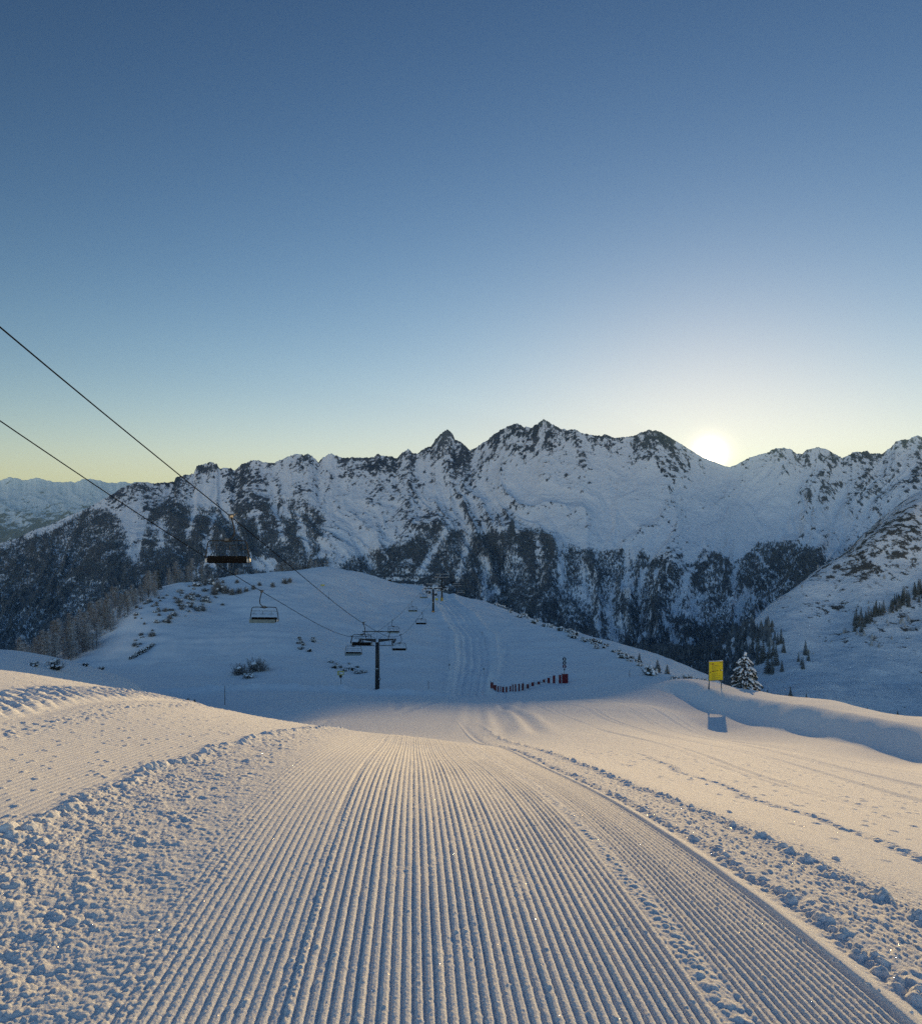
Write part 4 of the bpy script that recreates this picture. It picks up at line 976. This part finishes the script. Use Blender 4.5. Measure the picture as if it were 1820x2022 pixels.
# ------------------------------------------------------------------ shrubs
def shrub_mesh(name, seed, mat, n=150, up=.9, snowy=10, spread=1.0):
    r = random.Random(seed); m = MB(); V2 = MB()
    for k in range(n):
        a = r.uniform(0, 6.28); e = r.uniform(.15, 1.35); L = r.uniform(.45, 1.0)*(.7+.3*up*math.sin(e))
        b = Vector((r.uniform(-.35, .35)*spread, r.uniform(-.25, .25)*spread, 0)); d = Vector((math.cos(a)*math.cos(e)*spread, math.sin(a)*math.cos(e)*spread, math.sin(e)))
        m1 = b+d*L*.55+Vector((0, 0, .02)); t1 = b+d*L+Vector((r.uniform(-.1, .1), r.uniform(-.1, .1), r.uniform(-.05, .1)))
        w = Vector((-math.sin(a), math.cos(a), 0))*.022
        m.add([b-w, b+w, m1+w*.8, m1-w*.8], [(0, 1, 2, 3)]); m.tri(m1-w, m1+w, t1)
        for q in range(3):
            s_ = m1.lerp(t1, r.uniform(0, .8)); m.tri(s_-w, s_+w, s_+Vector((r.uniform(-.2, .2), r.uniform(-.2, .2), r.uniform(0, .2))))
    nb = len(m.f)
    for k in range(snowy):
        a = r.uniform(0, 6.28); q = r.uniform(0, .8); m.blob((math.cos(a)*q*spread, math.sin(a)*q*.8*spread, .25+.55*r.random()*(1-q*.6)), (r.uniform(.08, .2), r.uniform(.08, .2), r.uniform(.05, .1)), seed*50+k, 7, 5, .3)
    return mesh_from(name, m.v, m.f, None, None, False, [mat, M_clump], [0]*nb+[1]*(len(m.f)-nb))
sh_t = [shrub_mesh('shrub', 1, M_twig, 210, 1.0, 2, 1.15), shrub_mesh('shrub', 2, M_twig, 150, .8, 12, 1.2), shrub_mesh('shrub', 3, M_pine, 230, .6, 16, 1.1), shrub_mesh('shrub', 4, M_pine, 200, .7, 26, 1.1)]
used = set()
def shrub(k, px, d, hpx, wr, lab, group=None, sink=.05, py=None):
    t = sh_t[k]
    if k in used: o = t.copy(); COL.objects.link(o)
    else: o = t; used.add(k)
    p = on_slope(px, d); s_ = hpx/F*d
    o.location = (p.x, p.y, p.z-sink*s_); o.scale = (s_*wr, s_*wr, s_); o.rotation_euler = (0, 0, random.uniform(0, 6.28)); tag(o, lab, 'shrub', group); return o
shrub(0, 474, 122, 26, .9, 'bare twiggy shrub, left one of the pair in the bowl below the pale chairs', 'shrubs in the bowl')
shrub(0, 508, 124, 30, 1.0, 'bare twiggy shrub, taller right one of the pair in the bowl', 'shrubs in the bowl')
shrub(1, 490, 119, 16, 1.1, 'low twiggy shrub in front of the pair in the blue bowl', 'shrubs in the bowl')
shrub(3, 108, 64, 30, .75, 'snow-capped dark bush standing right behind the lit crest at the far left')
shrub(3, 68, 62, 13, 1.1, 'small dark bush poking over the lit crest at the left edge', 'small bushes behind the lit crest')
shrub(2, 168, 72, 10, 1.1, 'small dark bush on the snow hummock right of the snow-capped bush', 'small bushes behind the lit crest')
shrub(2, 200, 76, 9, 1.2, 'tiny dark bush just above the lit crest, rightmost of the hummock bushes', 'small bushes behind the lit crest')
for px in (342, 356, 371, 384): shrub(0, px, 97, random.uniform(8, 16), .45, 'thin tuft of dry twigs on the snowbank left of the wooden pole', 'twig tufts on the snowbank')
shrub(3, 1283, 104, 27, .75, 'broad snow-covered bush on the brow left of the yellow board')
for px, d, hp in ((1358, 92, 20), (1372, 90, 14), (1344, 95, 14), (1388, 87, 12), (1330, 98, 12)): shrub(3, px, d, hp, 1.0, 'snow-dusted low bush on the brow just left of the yellow board', 'bushes left of the board')
for i in range(12): shrub(2, 588+random.uniform(0, 32)+i*.3, 150+random.uniform(-7, 7), random.uniform(5, 9), 1.0, 'dark rock-like bush in the ring-shaped patch left of the nearest pylon head', 'bushes of the patch in the bowl')
for i in range(13): shrub(1 if i % 2 else 2, 648+i*6+random.uniform(-4, 4), 138-random.uniform(0, 8), random.uniform(5, 10), 1.1, 'small twiggy bush on the low snow shelf left of the nearest pylon mast', 'bushes on the snow shelf')
for px, d, hp, k in ((430, 216, 34, 0), (444, 214, 26, 0), (458, 213, 20, 2), (472, 215, 18, 2), (486, 217, 15, 2), (500, 220, 14, 2), (424, 212, 24, 1), (538, 226, 15, 0), (562, 232, 17, 0), (572, 234, 14, 0), (468, 228, 12, 1), (512, 226, 12, 0), (440, 226, 10, 1), (400, 224, 10, 1)):
    shrub(0, px, d, hp*.8, .7, 'dark shrub in the row along the crest of the left shoulder', 'shrubs along the left shoulder')
for i in range(105):
    u = random.random(); px = 425-155*u+random.uniform(-30, 24); d = float(np.interp(px, [230, 270, 333, 427], [140, 152, 170, 200]))+random.uniform(0, 34)
    shrub(random.choice((0, 0, 0, 1)), px, d, random.uniform(2.5, 6)+8*random.random()**3, random.uniform(.7, 1.5), 'scattered frosted bush on the broken slope between grove and smooth bowl', 'bushes on the broken slope')
for i in range(14): shrub(2, 258+i*3.4, 146+i*.7, random.uniform(7, 12), .8, 'dark bush in the hedge-like strip at the left rim of the smooth bowl', 'bushes at the bowl rim')
outl = [(917,1187,420),(1007,1210,300),(1107,1250,220),(1157,1268,190),(1213,1293,160),(1300,1329,120)]
for i in range(70):
    px = 975+random.random()**.8*290; d = float(np.interp(px, [o_[0] for o_ in outl], [o_[2] for o_ in outl]))*random.uniform(.97, 1.10)
    shrub(random.choice((1, 3, 3, 2)), px, d, random.uniform(5, 12), 1.0, 'frosted low bush along the brow that falls away right of the run', 'bushes along the right brow')
for px, d, hp in ((906, 300, 8), (919, 300, 7), (880, 330, 9), (893, 330, 8), (830, 300, 7)): shrub(2, px-60, d, hp, 1.2, 'tiny dark bush on the brow of the knoll left of the far pylons', 'bushes on the knoll brow')

# ------------------------------------------------------------------ trees one can tell apart
def conifer(seed, mat):
    r = random.Random(seed); m = MB(); tiers = 11
    for t in range(tiers):
        f = t/tiers; z = .05+.93*f; L = .20*(1-f)**.8+.012; nb = 9 if f < .6 else 6
        for k in range(nb):
            a = 6.283*(k+.4*t)/nb+r.uniform(-.3, .3); l = L*r.uniform(.6, 1.2); d = Vector((math.cos(a), math.sin(a), 0)); s_ = Vector((-d.y, d.x, 0))*l*.36
            b = Vector((0, 0, z+.045)); tip = d*l+Vector((0, 0, z-.25*l-r.uniform(0, .03))); mid = d*l*.55+Vector((0, 0, z+.01))
            m.add([b, mid-s_, tip, mid+s_], [(0, 1, 2), (0, 2, 3)]); m.tri(mid-s_, mid-s_*.3+Vector((0, 0, -.045)), tip)
    m.tube([(0, 0, -.06), (0, 0, .55), (0, 0, 1.0)], [.018, .010, .002], 5)
    return mesh_from('spruce_tree', m.v, m.f, mat)
def larch(seed, mat):
    r = random.Random(seed); m = MB(); lean = r.uniform(-.04, .04)
    m.tube([(0, 0, -.08), (lean*.5, 0, .5), (lean, 0, .98)], [.020, .011, .002], 5)
    for k in range(230):
        z = .08+.88*r.random()**.85; a = r.uniform(0, 6.283); l = (.30*(1-z)**.55+.03)*r.uniform(.5, 1.1); b = Vector((lean*z, 0, z)); d = Vector((math.cos(a), math.sin(a), r.uniform(.0, .55)))
        w = Vector((-d.y, d.x, 0))*.0045; t = b+d*l; m.tri(b-w*1.5, b+w*1.5, t)
        for q in range(7):
            p = b.lerp(t, r.uniform(.2, .95)); e = Vector((r.uniform(-1, 1), r.uniform(-1, 1), r.uniform(-.5, .9)))*.055*r.uniform(.5, 1.2)
            m.tri(p-w*1.2, p+w*1.2+Vector((0, 0, .006)), p+e)
    return mesh_from('larch_tree', m.v, m.f, mat)
con_t = [conifer(k, M_spruce) for k in range(3)]; lar_t = [larch(10+k, M_larch) for k in range(4)]
usedt = set()
def plant(tpl, x, y, z, h, w, lab, group):
    if tpl.name in usedt: o = tpl.copy(); COL.objects.link(o)
    else: o = tpl; usedt.add(tpl.name)
    o.location = (x, y, z-.15); o.scale = (h*w, h*w, h); o.rotation_euler = (0, 0, random.uniform(0, 6.28)); tag(o, lab, 'tree', group); return o
def hit_valley(px, py): return hit(px, py, 260, 1650, valley_h)
n_r = 0
for zx, zy, hz in ((880,1570,150),(905,1650,160),(940,1545,120),(955,1600,150),(985,1470,110),(1000,1525,110),(930,1650,140),(990,1640,90),(1088,1580,70),(1115,1625,90),(1130,1540,110),(1147,1575,80),(850,1520,120),(868,1590,130),(965,1480,90),(1105,1600,60),(842,1600,110),(915,1560,120)):
    p = hit_valley(1213.4+zx/3.0, 780+zy/3.0)
    if p is None: continue
    plant(con_t[n_r % 3], p.x, p.y, p.z, .85*hz/3.0/F*p.y, .9, 'single dark spruce on the white slope right of the valley wood', 'spruces on the right-hand slope'); n_r += 1
for zx, zy, hz in ((1040,1790,60),(1015,1812,40),(1135,1812,45),(965,1815,45),(905,1795,50),(880,1790,40),(925,1800,40),(1055,1812,30)):
    px, py = 1213.4+zx/3.0, 780+zy/3.0; p = hit_valley(px, py)
    if p is None: continue
    plant(con_t[n_r % 3], p.x, p.y, p.z, hz/3.0/F*p.y*1.1, 1.2, 'small dark conifer just beyond the lit bank, right of the spruce', 'conifers beyond the lit bank'); n_r += 1
for px, py, hz in ((1712,1403,7),(1735,1408,6),(1772,1418,14),(1655,1398,7),(1803,1426,9),(1625,1392,7)):
    p = hit_valley(px, py)
    if p is None: continue
    plant(con_t[n_r % 3], p.x, p.y, p.z, hz/F*p.y*1.2, 1.2, 'tiny lone conifer low on the white slope above the lit bank', 'lone conifers on the lower right slope'); n_r += 1
for i in range(70):
    u = random.random(); px = 1690+150*u+random.uniform(-8, 8); py = 1238-78*u+random.uniform(-9, 14)
    p = hit_valley(px, py)
    if p is None: continue
    plant((con_t+con_t+lar_t[:1])[i % 7], p.x, p.y, p.z, random.uniform(14, 30)/F*p.y, .9, 'greyish tree in the slanting belt across the right-hand mountainside', 'trees of the slanting belt')
n_l = 0
for i in range(170):
    u = (i+.5)/170; px = 300-245*u+random.uniform(-22, 22)
    d = float(np.interp(px, [40, 110, 200, 267, 300], [146, 152, 163, 184, 194]))+random.random()**1.3*62
    p = on_slope(px, d); h = random.uniform(3.6, 7.4)*(1-.35*(px > 230))
    plant(lar_t[i % 4], p.x, p.y, p.z, h, 1.15, 'bare frosted larch in the grove falling away at the left of the knoll', 'larches of the left grove')
for i in range(44):
    px = random.uniform(285, 420); d = float(np.interp(px, [267, 333, 417], [190, 212, 238]))+random.uniform(3, 60)
    p = on_slope(px, d); plant((lar_t+con_t[:1])[i % 5], p.x, p.y, p.z, random.uniform(4.0, 7.5), 1.0, 'grey-brown larch in the upper strip of the grove behind the knoll crest', 'larches behind the knoll crest')
for i in range(34):
    px = random.uniform(555, 650) if i > 8 else random.uniform(420, 560); d = 292+random.uniform(0, 16)
    p = on_slope(px, d); hn_ = -(float(np.interp(px, [420, 520, 560, 640, 660], [1128, 1116, 1110, 1104, 1108]))+random.uniform(-3, 9)-CY)/F*d-p.z
    if hn_ > 15: continue
    plant((lar_t+con_t[:1])[i % 5], p.x, p.y, p.z, max(3.0, hn_), 1.0*min(1, 9/max(3, hn_)), 'small tree whose tip shows above the rounded top of the knoll', 'trees behind the knoll top')
for px, d, h in ((1298, 128, 2.4), (1317, 124, 2.2), (1262, 148, 2.0)):
    p = on_slope(px, d); plant(con_t[1], p.x, p.y, p.z, h, 1.5, 'small snowy spruce on the brow above the broad snow-covered bush', 'small spruces on the brow')

# ------------------------------------------------------------------ loose snow lumps on the lit apron
cl_t = []
import bmesh
def clod_mesh(seed):
    r = random.Random(seed); bm = bmesh.new()
    for q in range(26):
        v = Vector((r.gauss(0, 1), r.gauss(0, 1), r.gauss(0, 1))).normalized()
        bm.verts.new((v.x*.62*r.uniform(.75, 1), v.y*.48*r.uniform(.75, 1), v.z*.42*r.uniform(.7, 1)+.28))
    res = bmesh.ops.convex_hull(bm, input=bm.verts[:]); bmesh.ops.delete(bm, geom=[e for e in set(res['geom_interior']+res['geom_unused']) if isinstance(e, bmesh.types.BMVert)], context='VERTS')
    bmesh.ops.subdivide_edges(bm, edges=bm.edges[:], cuts=2, use_grid_fill=True); bmesh.ops.triangulate(bm, faces=bm.faces[:])
    for v in bm.verts: v.co *= 1+r.uniform(-.07, .07)
    me = bpy.data.meshes.new('snow_lump'); bm.to_mesh(me); bm.free(); me.materials.append(M_clump)
    me.polygons.foreach_set('use_smooth', [True]*len(me.polygons))
    return link(bpy.data.objects.new('snow_lump', me))
for k in range(4): cl_t.append(clod_mesh(70+k))
usedc = set()
def clod(px, py, wpx, lab, group):
    p = hit(px, py, 3, 60, lambda a, b: height(a, b))
    if p is None: return
    k = random.randrange(4); t = cl_t[k]
    if k in usedc: o = t.copy(); COL.objects.link(o)
    else: o = t; usedc.add(k)
    s_ = wpx/F*p.y*.8; o.location = p-Vector((0, 0, .1*s_)); o.scale = (s_, s_*random.uniform(.8, 1.1), s_*random.uniform(.55, .85)); o.rotation_euler = (random.uniform(-.3, .3), random.uniform(-.3, .3), random.uniform(0, 6.28))
    tag(o, lab, 'snow lump', group)
big = [(908,475,9,'snow lump, uppermost of the three in a line on the lit apron'),(970,500,8,'snow lump, middle of the three in a line on the lit apron'),(1057,517,8,'snow lump, lowest of the three in a line on the lit apron'),(1060,610,14,'flat wide snow lump above the churned track on the lit apron'),(955,632,15,'large shaded snow lump lying beside the crumbled edge of the track'),
       (1105,675,10,'upright snow lump between the wide flat lump and the track edge'),(1165,690,12,'oblong snow lump right of the upright one on the apron'),(1480,797,21,'biggest flat snow lump far right on the lit apron'),(1425,810,12,'rounded snow lump just left of the biggest one'),(1440,858,14,'tall snow lump below the rounded one at the track edge'),(1625,945,13,'dark-sided snow lump low on the right among crumbs'),(1350,830,8,'small snow lump left of the rounded one')]
for zx, zy, wp, lab in big: clod(910+zx/2, 1300+zy/2, wp, lab, None)
for i in range(70):
    u = random.random(); zx = 500+u*1250+random.uniform(-60, 120); zy = 400+.38*(zx-500)+random.uniform(20, 130)
    clod(910+zx/2, 1300+zy/2, random.uniform(1.8, 4.5), 'small loose snow crumb scattered on the lit apron right of the track', 'snow crumbs on the apron')
for i in range(46):
    zx = 800+random.random()*900; zy = 600+.44*(zx-800)*1.0+random.uniform(-12, 14)+.00015*(zx-800)**2
    clod(910+zx/2, 1300+zy/2, random.uniform(5, 12)*(.7+.6*(zx-800)/900), 'snow chunk in the crumbled ridge of the outer track edge', 'chunks of the outer track edge')
for i in range(46):
    u = random.random(); zx = 560+u*1220; zy = float(np.interp(zx, [560, 800, 1000, 1250, 1700, 1800], [575, 735, 880, 1075, 1385, 1450]))-18-16*u+random.uniform(-10, 6)
    clod(910+zx/2, 1300+zy/2, random.uniform(4, 8)*(.6+1.5*u*u), 'snow chunk in the crumbled ridge beside the right corduroy pass', 'chunks beside the corduroy')
for i in range(40):
    u = random.random(); zx = 60+u*880; zy = float(np.interp(zx, [0, 150, 350, 680, 800, 940], [660, 625, 540, 415, 385, 330]))+random.uniform(-8, 10)
    clod(zx/2, 1300+zy/2, random.uniform(4, 10)*(1.2-.7*u), 'rounded snow chunk along the left edge of the churned band', 'chunks along the churned band')
HAZE = 4.0e-5
# ------------------------------------------------------------------ the air: thin frosty haze over the valley
def box_mesh(name, lo, hi, mat):
    V = [(x, y, z) for z in (lo[2], hi[2]) for y in (lo[1], hi[1]) for x in (lo[0], hi[0])]
    return mesh_from(name, V, [(0,2,3,1),(4,5,7,6),(0,1,5,4),(1,3,7,5),(3,2,6,7),(2,0,4,6)], mat)
mh = bpy.data.materials.new('haze_air'); mh.use_nodes = True; hn = mh.node_tree
hn.nodes.clear(); ho = hn.nodes.new('ShaderNodeOutputMaterial'); hv = hn.nodes.new('ShaderNodeVolumePrincipled')
hv.inputs['Color'].default_value = (.34, .65, 1.0, 1); hv.inputs['Density'].default_value = HAZE; hv.inputs['Anisotropy'].default_value = .2
hn.links.new(hv.outputs[0], ho.inputs['Volume'])
haze = box_mesh('haze', (-14100, -900, -641), (14100, 12600, 530), mh); tag(haze, 'thin blue haze filling the valley air', 'haze', kind='stuff')
